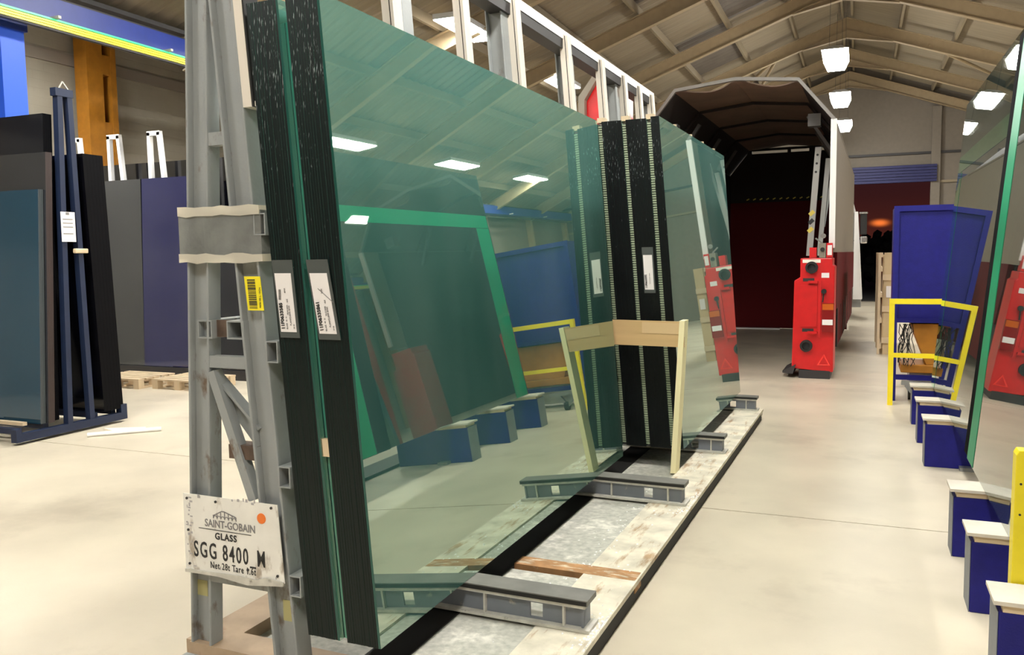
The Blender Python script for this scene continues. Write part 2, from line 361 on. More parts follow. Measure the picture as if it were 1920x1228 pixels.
for y in FY:
    for side, xe in ((-1, XL), (1, XE)):
        x0, x1 = (XR, xe)
        bm = B(); z0, z1 = ZR, roofz(xe); dp = .34
        for ya, yb, a, b in ((y-.075, y+.075, 0, .022), (y-.006, y+.006, .022, dp-.022), (y-.075, y+.075, dp-.022, dp)):
            hexa(bm, [(x0, ya, z0-b), (x1, ya, z1-b), (x1, yb, z1-b), (x0, yb, z0-b)], [(x0, ya, z0-a), (x1, ya, z1-a), (x1, yb, z1-a), (x0, yb, z0-a)])
        ce.part('rafter', bm, M['rafter'])
    bm = B(); g = dp-.002
    prism(bm, [(XR, ZR-g), (XR+1.1, ZR-1.1*SL-g), (XR+1.1, ZR-1.1*SL-g-.012), (XR, ZR-g-.20), (XR-1.1, ZR-1.1*SL-g-.012), (XR-1.1, ZR-1.1*SL-g)], 'y', y-.006, y+.006)
    for s in (-1, 1): bar(bm, (XR, y, ZR-g-.20), (XR+s*1.15, y, ZR-1.15*SL-g-.008), .14, .015)
    ce.part('apex_haunch', bm, M['rafter'])
    for xe in (XE,):
        bm = B(); s = 1 if xe > 0 else -1
        box(bm, xe-.10, xe+.10, y-.09, y+.09, 0, roofz(xe)-.02)
        ce.part('portal_column', bm, M['rafter'])
for (xa, ya, xb, yb) in ((1.6, FY[2], 5.6, FY[1]), (-2.2, FY[2], -4.4, FY[1]), (-2.2, FY[2], -3.2, FY[1])):
    ce.part('wind_brace', tube(B(), (xa, ya, roofz(xa)-.22), (xb, yb, roofz(xb)-.22), .045, 8), M['rafter'])
ce.part('valley_gutter', box(B(), XL-.25, XL+.12, -5.5, 32.7, roofz(XL)+.16, roofz(XL)+.22), M['darksteel'])
# lower bay on the left, behind the crane track
cl = T('ceiling_left_bay', None, None, (XL, 14, 5), kind='structure')
zl = roofz(XL)+.20
me_l = None
for j in range(len(FY)-1):
    for k in range(3):
        bm = B(); y0 = FY[j+1]; xa = XL-.1-k*1.29; xb = xa-1.31
        hexa(bm, [(xa, y0, zl+.42*k*1.29), (xb, y0, zl+.42*(k+1)*1.29), (xb, y0+3.79, zl+.42*(k+1)*1.29), (xa, y0+3.79, zl+.42*k*1.29)],
             [(xa, y0, zl+.02+.42*k*1.29), (xb, y0, zl+.02+.42*(k+1)*1.29), (xb, y0+3.79, zl+.02+.42*(k+1)*1.29), (xa, y0+3.79, zl+.02+.42*k*1.29)])
        cl.part('roof_sheet', bm, M['skylight'])
for y in FY:
    cl.part('rafter', bar(B(), (XL, y, zl-.15), (-13.1, y, zl-.15+.42*3.8), .12, .26), M['rafter'])

# walls
wl = T('wall_left', None, None, (-13.1, 14, 0), kind='structure')
mw = M['wall']; n = mw.node_tree.nodes; l = mw.node_tree.links; b = n['Principled BSDF']
bk = n.new('ShaderNodeTexBrick'); t = n.new('ShaderNodeTexCoord'); mp = n.new('ShaderNodeMapping'); l.new(t.outputs['Object'], mp.inputs[0])
mp.inputs['Rotation'].default_value = (math.radians(90), 0, math.radians(90)); l.new(mp.outputs[0], bk.inputs['Vector'])
cb = n.new('ShaderNodeCombineXYZ'); sp = n.new('ShaderNodeSeparateXYZ'); l.new(t.outputs['Object'], sp.inputs[0]); l.new(sp.outputs['Y'], cb.inputs[0]); l.new(sp.outputs['Z'], cb.inputs[1]); l.new(cb.outputs[0], bk.inputs['Vector'])
bk.inputs['Scale'].default_value = 1; bk.inputs['Brick Width'].default_value = .45; bk.inputs['Row Height'].default_value = .15; bk.inputs['Mortar Size'].default_value = .008
bp = n.new('ShaderNodeBump'); bp.inputs['Strength'].default_value = .6; bp.inputs['Distance'].default_value = .01; bp.invert = True
l.new(bk.outputs['Fac'], bp.inputs['Height']); l.new(bp.outputs[0], b.inputs['Normal'])
wl.part('blockwork', box(B(), -13.3, -13.1, -6, 33, 0, 7.2), M['wall'])
wl.part('ring_beam', box(B(), -13.11, -13.06, -6, 33, 5.30, 5.50), mat('grey_band', (.25, .215, .18), .8))
for yc in (3.5, 11.55, 19.6, 27.6):
    bm = B(); box(bm, -13.02, -12.72, yc-.36, yc-.02, 0, 5.9)
    box(bm, -13.02, -12.72, yc+.16, yc+.28, 0, 5.9)
    for z in (.4, 1.6, 2.8, 4.0, 5.2): box(bm, -13.0, -12.74, yc-.02, yc+.16, z, z+.35)
    ob = single('lattice_column', bm, M['orange'], 'tall orange latticed steel column standing against the pale block wall' if yc > 11 and yc < 12 else None, 'column', o=(-12.9, yc, 0))
    if not (11 < yc < 12): ob['label'] = 'orange steel column on the far left wall, hidden behind racks and rafters'; ob['group'] = 'hidden columns of the left wall'
wr = single('wall_right', box(B(), XE+.12, XE+.3, -6, 33, 0, roofz(XE)+.3), M['wallr'], kind='structure', o=(XE+.2, 14, 0))
# far gable wall with a tall door
DX0, DX1, DZ = -1.25, 2.40, 4.80
wf = T('wall_far', None, None, (0, 32.8, 0), kind='structure')
bm = B()
prism(bm, [(DX1, 0), (XE+.2, 0), (XE+.2, roofz(XE)+.3), (DX1, roofz(DX1)+.3)], 'y', 32.7, 32.95)
prism(bm, [(XL, 0), (DX0, 0), (DX0, roofz(DX0)+.3), (XL, roofz(XL)+.3)], 'y', 32.7, 32.95)
prism(bm, [(DX0, DZ), (DX1, DZ), (DX1, roofz(DX1)+.3), (XR, ZR+.3), (DX0, roofz(DX0)+.3)], 'y', 32.7, 32.95)
prism(bm, [(-13.2, 0), (XL, 0), (XL, 5.2), (-13.2, 7)], 'y', 32.7, 32.95)
wf.part('gable_wall', bm, M['wallr'])
wf.part('wind_post', box(B(), 2.26, 2.55, 32.55, 32.7, 0, 6.75), M['wallr'], bevel=.01)
wf.part('wind_post', box(B(), -5.0, -4.7, 32.55, 32.7, 0, 6.3), M['wallr'])
wf.part('sheeting_rail', box(B(), -9.2, 8.5, 32.62, 32.7, 5.15, 5.23), M['darksteel'])
wf.part('sheeting_rail', box(B(), 2.5, 8.5, 32.62, 32.7, 4.15, 4.23), M['purlin'])
wf.part('door_frame', box(B(), DX1-.12, DX1, 32.6, 32.7, 0, DZ), M['purlin'])
dr = T('door_1', None, None, (.6, 32.6, 4.2), kind='structure')
bm = B()
for k in range(6): box(bm, DX0-.02, DX1+.04, 32.46+.02*(k % 2), 32.66, 4.19+k*.10, 4.19+k*.10+.085)
dr.part('rolled_shutter', bm, M['shutter'])
dr.part('threshold', box(B(), DX0, DX1, 32.7, 33.0, -.03, .015), M['wallr'])
bm = prism(B(), [(-13.2, 0), (XE+.2, 0), (XE+.2, roofz(XE)+.3), (XR, ZR+.3), (XL, roofz(XL)+.3), (-13.2, 7)], 'y', -6.2, -6.0)
single('wall_near', bm, M['wallr'], kind='structure', o=(0, -6.1, 0))
# trees outside
rng = random.Random(3)
for i, (x, y, h, r) in enumerate([(-2.6, 44, 2.6, 1.5), (.25, 47.5, 2.55, 1.3), (1.55, 44.5, 2.75, 1.3), (2.7, 50.5, 3.0, 1.5), (4.6, 46, 3.4, 1.6)]):
    tr = T('bush', ['dark bush silhouette outside the door, leftmost behind the trailer', 'dark bush silhouette outside the door, beside the lorry cab mirror', 'dark bush silhouette below the orange glow outside the door', 'dark bush silhouette outside, at the right jamb of the door', 'dark bush silhouette outside, hidden right of the door'][i], 'bush', (x, y, -.04), group=None)
    bm = B()
    for k in range(90):
        a = rng.random()*6.28; q = rng.random()**.5; zz = rng.random()
        sphere(bm, (x+math.cos(a)*q*r*(1.1-.5*zz), y+math.sin(a)*q*.8, .3+zz*(h-.45)+rng.random()*.1), .16+.18*rng.random(), sub=1)
    tr.part('crown', bm, M['foliage']); tr.part('stem', tube(B(), (x, y, -.04), (x, y, .9), .08, 8), M['foliage'])

# ------------------------------------------------------------------ lamps
PROTO = {}
def lamp(x, y, z, label, wires=False):
    first = PROTO.setdefault(wires, [None])
    if first[0] is None:
        t = T('ceiling_lamp', label, 'lamp', (0, 0, 0))
        if wires:
            bm = B(); hexa(bm, [(-.26, -.70, .09), (.26, -.70, .09), (.26, .70, .09), (-.26, .70, .09)], [(-.12, -.62, .17), (.12, -.62, .17), (.12, .62, .17), (-.12, .62, .17)])
            t.part('housing', bm, M['lamphouse'])
            bm = B(); hexa(bm, [(-.17, -.60, -.10), (.17, -.60, -.10), (.17, .60, -.10), (-.17, .60, -.10)], [(-.25, -.69, .09), (.25, -.69, .09), (.25, .69, .09), (-.25, .69, .09)])
            t.part('diffuser', bm, M['lamp'])
        else:
            bm = B(); box(bm, -.25, .25, -.80, .80, .012, .10)
            t.part('housing', bm, M['lamphouse'])
            t.part('diffuser', box(B(), -.235, .235, -.785, .785, -.004, .012), M['lamp'])
        first[0] = t.e
        r = t.e
    else:
        r = first[0].copy(); COL.objects.link(r); r['label'] = label
        for c in list(first[0].children):
            if c.name.startswith('hanger'): continue
            k = c.copy(); COL.objects.link(k); k.parent = r
    r.location = (x, y, z)
    r['group'] = 'lamps under the roof'
    if wires:
        for dx in (-.13, .13):
            for dy in (0.0,):
                ob = D.objects.new('hanger_wire', mesh('hanger_wire', tube(B(), (dx, dy, .17), (dx*.8, dy, ZR-z-.1), .004, 5), M['wire'])); COL.objects.link(ob); ob.parent = r
    return r
nm = {19.2: 'nearest and largest square lamp hanging in the row under the ridge', 24.2: 'second lamp hanging in the row under the ridge, above the trailer corner', 29.2: 'farthest small lamp under the ridge, touching the trailer roof corner'}
for y in (29.2, 24.2, 19.2, 9.1, 4.1, -1):
    lamp(-.52, y, 5.80, nm.get(y, 'hanging lamp under the ridge above the top edge of the photo'), wires=True)
for y in (-.8, 4.0, 8.8, 13.5, 18.4, 23.2):
    if y < 20: lamp(-6.35, y, 5.72, {13.5: 'long bright lamp under the left roof slope, behind the first uprights', 18.4: 'smaller bright lamp under the left roof slope, cut by a grey post'}.get(y, 'lamp under the left roof slope, out of sight of the camera'))
    lamp(6.3, y+1.2, 5.42, {13.5: 'lamp mirrored as a bright streak at the near edge of the big glass face', 18.4: 'lamp of the right roof slope, mirrored in the middle of the big glass face', 23.2: 'lamp of the right roof slope, mirrored near the far end of the big glass face'}.get(y, 'lamp under the right roof slope, out of sight of the camera'))

lamp(-11.2, 8.6, 5.58, 'unseen lamp added above the crane beam to brighten the left bay')  # unseen lamp, added to brighten the left wall and the white racks

# ================================================================== CRANE TRACK (left) and columns
def crane(side):
    x = -9.0*1.0 if side < 0 else 8.05
    lab = 'long blue crane runway beam crossing the top left corner' if side < 0 else 'blue crane runway beam on the right side, seen as a reflection'
    t = T('crane_beam', lab, 'beam', (x, 14, 4.6))
    zt, zb = 4.93, 4.66
    bm = B(); s = 1 if side < 0 else -1
    box(bm, x-.12, x+.12, -5.4, 32, zt-.02, zt); box(bm, x-.12, x+.12, -5.4, 32, zb, zb+.02); box(bm, x-.01, x+.01, -5.4, 32, zb+.02, zt-.02)
    box(bm, x+s*.10-.02, x+s*.10+.02, -5.4, 32, zb+.02, zt-.02)
    t.part('runway_girder', bm, M['blue'])
    t.part('crane_rail', box(B(), x-.03, x+.03, -5.4, 32, zt, zt+.05), M['darksteel'])
    for k, (z, m_) in enumerate(() if side > 0 else ((4.655, 'railg'), (4.625, 'raily'), (4.595, 'raily'), (4.565, 'raily'))):
        t.part('conductor_rail', box(B(), x+s*.15, x+s*.20, -5.2, 31.8, z-.011, z+.011), M[m_], label=('green' if m_ == 'railg' else 'yellow')+' conductor rail')
    t.part('conductor_tray', box(B(), x+s*.13, x+s*.19, -5.2, 31.8, 4.53, 4.55), M['darksteel'])
    for y in (.8, 3.2, 7.35, 9.1, 11.5, 14, 17, 20, 23, 26, 29): t.part('rail_bracket', box(B(), x+s*.10, x+s*.26, y-.02, y+.02, 4.67, 4.70), M['lamphouse'])
    return t
crane(-1); crane(1)
for i, (x, y) in enumerate([(-9.20, 7.00), (-9.15, 13.8), (-9.15, 20.5), (-9.15, -.5), (8.1, 7.5), (8.1, 15), (8.1, 22)]):
    lab = ['bright blue steel column holding the crane beam at the left photo edge', 'blue crane column behind the grey stillage, second of its row', 'blue crane column behind the grey stillage, third of its row', 'blue crane column left of the camera, out of sight', 'blue crane column of the right side, nearest, seen only in reflection', 'blue crane column of the right side, middle one', 'blue crane column of the right side, farthest'][i]
    t = T('crane_column', lab, 'column', (x, y, 0))
    bm = box(B(), x-.10, x+.10, y-.15, y+.15, 0, 4.50)
    t.part('shaft', bm, M['bblue'] if i == 0 else M['blue'])
    t.part('bracket', box(B(), x-.14, x+.14, y-.17, y+.17, 4.5, 4.66), M['blue'])
    t.part('base_plate', box(B(), x-.2, x+.2, y-.22, y+.22, 0, .02), M['blue'])

# ================================================================== GREY STILLAGE WITH GLASS PACKS
LEAN = math.radians(4.4); TL = math.tan(LEAN)
ZB = .272
st = T('glass_stillage', 'big grey steel stillage with leaning frame, carrying dark green glass packs', 'stillage', (-1.95, 6.0, 0), SKEW)
G = M['grey']
S0 = 2.70
# base
st.part('outer_rail', box(B(), -1.40, -1.11, 2.78, 9.30, .095, .12), M['base'], label='worn pale outer base rail')
st.part('rail_side', box(B(), -1.395, -1.125, 2.80, 9.28, 0, .095), M['black'])  # near-black colour stands in for the shade below the outer rail
st.part('inner_rail', box(B(), -1.98, -1.80, 2.78, 9.30, .03, .112), M['black'], label='black inner rail under the glass')
st.part('rear_rail', box(B(), -2.80, -2.60, 2.72, 9.30, 0, .12), M['paint'])
for a, b_ in ((2.95, 4.06), (4.22, 5.95), (6.0, 7.4), (7.5, 9.2)):
    st.part('pan', box(B(), -1.80, -1.40, a, b_, .05, .106), M['pan'])
    st.part('pan', box(B(), -2.60, -1.98, a, b_, .02, .06), M['pan'])
st.part('cross_strip', box(B(), -1.80, -1.12, 4.10, 4.22, .05, .1215), M['rust'], label='rust-streaked cross strip')
for s_ in (5.97, 7.45): st.part('cross_strip', box(B(), -1.80, -1.40, s_-.03, s_+.05, .05, .115), M['base'])
st.part('cross_strip', box(B(), -1.80, -1.12, 9.2, 9.32, .05, .122), M['base'])
st.part('end_sill', box(B(), -2.76, -1.40, 2.70, 2.86, .0, .122), M['paint'])
st.part('end_sill', box(B(), -2.78, -1.9, 2.66, 2.70, .0, .07), G)
# cross beams with rubber pad
def cross_beam(s0, x1=-1.165, x0=-2.45, hole=True):
    bm = B(); z0, z1 = .122, .245; y0, y1 = s0, s0+.12
    box(bm, x0, x1, y0, y1, z1-.016, z1)
    beam = st.part('cross_beam', bm, M['wornwhite'], label='grey I-beam carrier with worn pale flanges')
    st.part('lower_flange', box(B(), x0, x1+.02, y0-.01, y1+.01, z0, z0+.014), M['wornwhite'], beam)
    web = B(); yc = (y0+y1)/2
    # web with an opening
    hx0, hx1, hz0, hz1 = x1-.275, x1-.213, z0+.024, z1-.032
    zt = z1-.016; zl_ = z0+.014
    box(web, x0, hx0, yc-.035, yc-.025, zl_, zt); box(web, hx1, x1-.012, yc-.035, yc-.025, zl_, zt)
    box(web, hx0, hx1, yc-.035, yc-.025, zl_, hz0); box(web, hx0, hx1, yc-.035, yc-.025, hz1, zt)
    box(web, x1-.022, x1-.012, y0+.012, y1-.01, zl_, zt)
    st.part('web', web, M['grey2'], beam)
    for xs in (x1-.105, x1-.50): st.part('stiffener', box(B(), xs-.005, xs+.005, y0+.004, yc-.035, zl_, zt), M['wornwhite'], beam)
    st.part('rubber_pad', box(B(), x0, x1+.012, y0-.006, y1+.006, z1, ZB-.002), M['pad'], beam, label='worn grey rubber pad')
    st.part('pad_underlay', box(B(), x0, x1+.008, y0-.007, y0-.0062, z1+.001, ZB-.007), M['black'], beam)
for s0 in (3.43, 5.48, 7.07, 9.13): cross_beam(s0)
# frames
def frame(s, end=False):
    d = .075 if end else .09
    zt = 3.60
    # left post
    def lx(z): return -2.752+.047*(z-.15)
    def rx(z): return -2.298-.075*(z-.18)
    bm = B(); z0, z1 = .12, 2.98
    rc = .032
    hexa(bm, [(lx(z0)+.010, s+rc, z0), (lx(z0)+.105, s+rc, z0), (lx(z0)+.105, s+rc+.01, z0), (lx(z0)+.010, s+rc+.01, z0)], [(lx(z1)+.010, s+rc, z1), (lx(z1)+.105, s+rc, z1), (lx(z1)+.105, s+rc+.01, z1), (lx(z1)+.010, s+rc+.01, z1)])
    for o in (0.0, .103):
        hexa(bm, [(lx(z0)+o, s, z0), (lx(z0)+o+.012, s, z0), (lx(z0)+o+.012, s+d, z0), (lx(z0)+o, s+d, z0)], [(lx(z1)+o, s, z1), (lx(z1)+o+.012, s, z1), (lx(z1)+o+.012, s+d, z1), (lx(z1)+o, s+d, z1)])
    st.part('rear_leg', bm, G, bevel=.004)
    bm = B(); z1 = zt
    wdt = .125
    hexa(bm, [(rx(z0)+.010, s+rc, z0), (rx(z0)+wdt-.01, s+rc, z0), (rx(z0)+wdt-.01, s+rc+.01, z0), (rx(z0)+.010, s+rc+.01, z0)], [(rx(z1)+.01, s+rc, z1), (rx(z1)+wdt-.01, s+rc, z1), (rx(z1)+wdt-.01, s+rc+.01, z1), (rx(z1)+.01, s+rc+.01, z1)])
    for o in (0.0, wdt-.012):
        hexa(bm, [(rx(z0)+o, s-.002, z0), (rx(z0)+o+.012, s-.002, z0), (rx(z0)+o+.012, s+d+.02, z0), (rx(z0)+o, s+d+.02, z0)], [(rx(z1)+o, s-.002, z1), (rx(z1)+o+.012, s-.002, z1), (rx(z1)+o+.012, s+d+.02, z1), (rx(z1)+o, s+d+.02, z1)])
    st.part('front_leg', bm, G, bevel=.004)
    # lighter recessed stripe of rear flange
    st.part('cross_bar', box(B(), lx(2.3)+.11, rx(2.3)+.01, s+.006, s+.05, 2.272, 2.325), G)
    st.part('cross_bar', box(B(), lx(1.38)+.11, rx(1.38)+.01, s+.004, s+.05, 1.352, 1.402), G)
    st.part('cross_bar', box(B(), lx(.45)+.11, rx(.45)+.02, s+.004, s+.055, .415, .455), G)
    st.part('diagonal_brace', bar(B(), (lx(1.33)+.10, s+.045, 1.335), (rx(1.05)+.02, s+.045, 1.10), .012, .055, (0, 1, 0)), G)
    st.part('diagonal_brace', bar(B(), (lx(1.33)+.125, s+.022, 1.335), (rx(.80)-.03, s+.022, .80), .05, .04, (0, 0, 1)), G)
    st.part('diagonal_brace', bar(B(), (lx(1.33)+.10, s+.06, 1.30), (rx(1.0)+.03, s+.06, 1.00), .07, .012, (0, 1, 0)), G)
    bm = B(); box(bm, -2.50, rx(1.0)+.01, s+.01, s+.09, 1.02, 1.028); box(bm, -2.50, rx(1.0)+.01, s+.01, s+.02, .968, 1.02)
    st.part('gusset', bm, M['brownrust'] if end else G)
    if end:
        for a in ((-2.632, -2.555), (-2.475, -2.385)):
            st.part('open_box_tube', hollow(B(), a[0], a[1], s+.0, s+.6, 1.475, 1.552), G)
        st.part('box_tube_plate', box(B(), -2.555, -2.475, s+.03, s+.04, 1.48, 1.552), M['brownrust'], label='rusty connecting plate')
        st.part('cross_bar', box(B(), lx(1.6)+.10, rx(1.6)+.01, s+.30, s+.34, 1.56, 1.60), G)
fr = (2.70, 4.05, 5.42, 6.80, 8.17, 9.50)
for i, s in enumerate(fr): frame(s, i == 0)
# horizontal box tubes with open ends, behind the packs
for z in (1.90, 1.386, .874, .421):
    x = -2.298-.075*(z+.04-.18)+.127
    bm = hollow(B(), x, x+.058, S0-.012, 9.55, z, z+.088, .005)
    st.part('back_rail', bm, G, label='open-ended horizontal box tube')
# top rail
st.part('top_rail', box(B(), -2.50, -2.395, 2.75, 9.62, 3.565, 3.638), M['railwhite'], label='bright light-grey top rail')
st.part('top_rail_shade', box(B(), -2.52, -2.40, 2.75, 9.62, 3.49, 3.562), M['darksteel'], label='dark underside of the top rail, shade put into its colour')  # separate dark box paints the shaded underside of the rail
# uprights the glass leans on
def xb(z): return -2.104-TL*(z-ZB)           # back plane of the packs
for s, zt in ((2.70, 3.6), (3.84, 3.60), (4.68, 3.62), (5.53, 3.64), (6.60, 3.60), (7.54, 3.60), (8.29, 3.60), (8.88, 3.60), (9.42, 3.60)):
    z0 = 2.41 if s < 3 else .30
    w_ = .09
    f_ = .018
    bm = B(); a, b_ = xb(z0)-f_-.056, xb(z0)-f_-.012; c, d_ = xb(zt)-f_-.056, xb(zt)-f_-.012
    hexa(bm, [(a, s, z0), (b_, s, z0), (b_, s+w_, z0), (a, s+w_, z0)], [(c, s, zt), (d_, s, zt), (d_, s+w_, zt), (c, s+w_, zt)])
    up = st.part('upright', bm, M['woodw'], label='whitish upright behind the glass')
    bm = B(); a, b_ = xb(z0)-f_-.004, xb(z0)-.004; c, d_ = xb(zt)-f_-.004, xb(zt)-.004
    if s > 3: hexa(bm, [(a, s, z0), (b_, s, z0), (b_, s+w_, z0), (a, s+w_, z0)], [(c, s, zt-.01), (d_, s, zt-.01), (d_, s+w_, zt-.01), (c, s+w_, zt-.01)])
    else: box(bm, xb(2.4)-.014, xb(2.4)-.008, s, s+.02, 2.41, 2.43)
    st.part('facing_strip', bm, M['woodw'], up)
    bm = B(); a, b_ = xb(z0)-f_-.012, xb(z0)-f_-.004; c, d_ = xb(zt)-f_-.012, xb(zt)-f_-.004
    hexa(bm, [(a, s+.003, z0), (b_, s+.003, z0), (b_, s+w_, z0), (a, s+w_, z0)], [(c, s+.003, zt-.01), (d_, s+.003, zt-.01), (d_, s+w_, zt-.01), (c, s+w_, zt-.01)])
    st.part('rubber_layer', bm, M['black'], up)

for x_, w_, z0, z1 in ((-2.735, .062, .33, .40), (-2.262, .075, .29, .38)):
    st.part('paint_patch', box(B(), x_, x_+w_, S0+.0305, S0+.0318, z0, z1), mat('pale_yellow_patch', (.42, .38, .17), .6), label='pale yellow paint patch')
rg = random.Random(21); bm = B()
for k in range(420):
    q = rg.random()
    if q < .35: x_, y_ = rg.gauss(-1.13, .04), 3.5+rg.gauss(0, .12)
    elif q < .6: x_, y_ = rg.gauss(-1.14, .03), 5.55+rg.gauss(0, .15)
    elif q < .8: x_, y_ = -1.35+rg.random()*.2, 3+rg.random()*5
    else: x_, y_ = -1.45+rg.gauss(0, .05), 3.2+rg.random()*3
    x_ = min(max(x_, -1.75), -1.12); z_ = .1203 if x_ > -1.40 else .1065; c_ = .002+rg.random()*.006
    if (3.40 < y_ < 3.58 or 5.45 < y_ < 5.63) and x_ < -1.145: continue
    if y_ > 3.4 and x_ < -1.4 and 4.05 < y_ < 4.25: continue
    a = rg.random()*6.28
    hexa(bm, [(x_+math.cos(a+t)*c_, y_+math.sin(a+t)*c_*1.6, z_) for t in (0, 1.4, 3.0, 4.6)], [(x_+math.cos(a+t)*c_*.5, y_+math.sin(a+t)*c_*.8, z_+.003) for t in (0, 1.4, 3.0, 4.6)])
st.part('glass_crumbs', bm, M['white'], kind='stuff', label='scattered white glass crumbs and dust')
# sign plate on the frame end
sp_ = T('number_plate', 'scratched white maker plate riveted across the lower stillage end', 'sign', (-2.48, 2.683, .445), SKEW)
SY = 2.688
bm = B()
hexa(bm, [(-2.745, SY-.004, .450), (-2.212, SY-.004, .472), (-2.212, SY, .472), (-2.745, SY, .450)], [(-2.742, SY-.004, .800), (-2.235, SY-.004, .800), (-2.235, SY, .800), (-2.742, SY, .800)])
sp_.part('plate', bm, M['plate'])
bm = B(); prism(bm, [(-2.742, .452), (-2.55, .455), (-2.40, .44), (-2.215, .462), (-2.212, .478), (-2.30, .486), (-2.36, .468), (-2.45, .474), (-2.60, .468), (-2.742, .466)], 'y', SY-.012, SY-.0045)
sp_.part('bent_lower_edge', bm, M['wornwhite'], label='bent and scuffed lower edge')
ty = SY-.0052
sp_.part('lettering', text_bm('SAINT-GOBAIN', .046, frontal(-2.625, ty, .668), sx=.86, bold=.0006), M['inkg'], label='grey letters SAINT-GOBAIN')
sp_.part('lettering', text_bm('GLASS', .040, frontal(-2.572, ty, .617), sx=.95, bold=.0012, space=1.15), M['ink'], label='letters GLASS')
sp_.part('lettering', text_bm('SGG 8400_M', .098, frontal(-2.694, ty, .528), sx=.60, bold=.0012, space=1.25), M['ink'], label='stencilled SGG 8400 M')
sp_.part('lettering', text_bm('Net 28t Tare 1.6t', .042, frontal(-2.605, ty, .486), sx=.72, bold=.0002, space=1.12), M['ink'], label='Net 28t Tare 1.6t')
bm = B(); box(bm, -2.66, -2.375, ty-.0005, ty+.0005, .655, .6575); sp_.part('rule_line', bm, M['ink'])
bm = B(); pts = [(-2.578, .718), (-2.53, .741), (-2.515, .741), (-2.452, .722)]
for (a, b_) in zip(pts[:-1], pts[1:]): bar(bm, (a[0], ty, a[1]), (b_[0], ty, b_[1]), .001, .0045, (0, 0, 1))
for k in range(7): box(bm, -2.578+k*.0205, -2.574+k*.0205, ty-.0005, ty+.0005, .706, .718+.020*(1-abs(k-3)/3.0)+.004)
for k in range(6):
    for q in range(4):
        a0 = math.pi*q/4; a1 = math.pi*(q+1)/4; cx = -2.5655+k*.0205; r_ = .0085
        bar(bm, (cx+math.cos(a0)*r_, ty, .711+math.sin(a0)*r_), (cx+math.cos(a1)*r_, ty, .711+math.sin(a1)*r_), .001, .003)
sp_.part('arch_emblem', bm, M['inkg'], label='grey emblem of an arched bridge under a low gable')
bm = B(); tube(bm, (-2.318, SY-.0065, .735), (-2.318, SY-.004, .735), .022, 20); sp_.part('orange_dot', bm, M['odot'], label='round orange sticker')
for x_, z_ in ((-2.72, .78), (-2.72, .49), (-2.56, .78), (-2.265, .785), (-2.245, .50), (-2.40, .505), (-2.72, .64)):
    sp_.part('rivet', tube(B(), (x_, SY-.008, z_), (x_, SY-.004, z_), .006, 8), M['darksteel'])
bm = B(); rr_ = random.Random(5)
for k in range(34):
    x_ = rr_.choice([-2.735+rr_.random()*.03, -2.735+rr_.random()*.5]); z_ = .475+rr_.random()*.31 if x_ < -2.70 else rr_.choice([.478, .785])+rr_.random()*.012
    box(bm, x_, x_+.004+rr_.random()*.012, SY-.0047, SY-.0041, z_, z_+.004+rr_.random()*.012)
sp_.part('scuff_marks', bm, M['inkf'], kind='stuff')
# yellow barcode sticker
bcs = T('barcode_sticker', 'yellow barcode sticker on the grey front leg of the stillage', 'sticker', (-2.33, 2.69, 1.60), SKEW)
SHX = lambda z: -.075*(z-1.60)
bm = B(); hexa(bm, [(-2.353, 2.694, 1.597), (-2.272, 2.694, 1.597), (-2.272, 2.6965, 1.597), (-2.353, 2.6965, 1.597)], [(-2.367, 2.694, 1.735), (-2.286, 2.694, 1.735), (-2.286, 2.6965, 1.735), (-2.367, 2.6965, 1.735)])
bcs.part('sticker_sheet', bm, M['labely'])
bm = B(); z_ = 1.605; r_ = random.Random(2)
while z_ < 1.724:
    h_ = r_.choice([.0015, .003, .005]); box(bm, -2.343+SHX(z_), -2.303+SHX(z_), 2.6932, 2.694, z_, z_+h_); z_ += h_+r_.choice([.0015, .003])
bcs.part('barcode', bm, M['ink'])
bcs.part('lettering', text_bm('4606100 L 10CN', .012, frontal(-2.285, 2.6935, 1.607, math.radians(90)), sx=1), M['ink'])
# wrapped band on the frame
wb = T('wrapped_band', 'crinkled clear plastic wrap with cream tape around both stillage legs', 'wrap', (-2.48, 2.70, 1.8), SKEW)
def band(z0, z1, dy, xl=-2.700, xr=-2.268, wav=.004, n=16, sd=1):
    bm = B(); rg = random.Random(sd); A = []; Bq = []
    for k in range(n+1):
        x = xl+(xr-xl)*k/n; w1 = (rg.random()-.5)*wav*2; w2 = (rg.random()-.5)*wav*2; yy = 2.693-dy-abs(rg.random()*.003)
        A.append(bm.verts.new((x, yy, z0+w1))); Bq.append(bm.verts.new((x, yy, z1+w2)))
    # wrap round the right side
    A.append(bm.verts.new((xr+.004, 2.79, z0+.004))); Bq.append(bm.verts.new((xr+.004, 2.79, z1)))
    for k in range(n+1): bm.faces.new((A[k], A[k+1], Bq[k+1], Bq[k]))
    bmesh.ops.solidify(bm, geom=bm.faces[:], thickness=.002)
    return bm
wb.part('plastic_wrap', band(1.815, 2.0, .002, sd=1), M['wrap'])
wb.part('tape', band(1.984, 2.022, .008, xr=-2.272, wav=.004, sd=2, n=9), M['tape'], label='cream upper tape')
wb.part('tape', band(1.792, 1.828, .008, xr=-2.262, wav=.005, sd=5, n=9), M['tape'], label='cream lower tape')

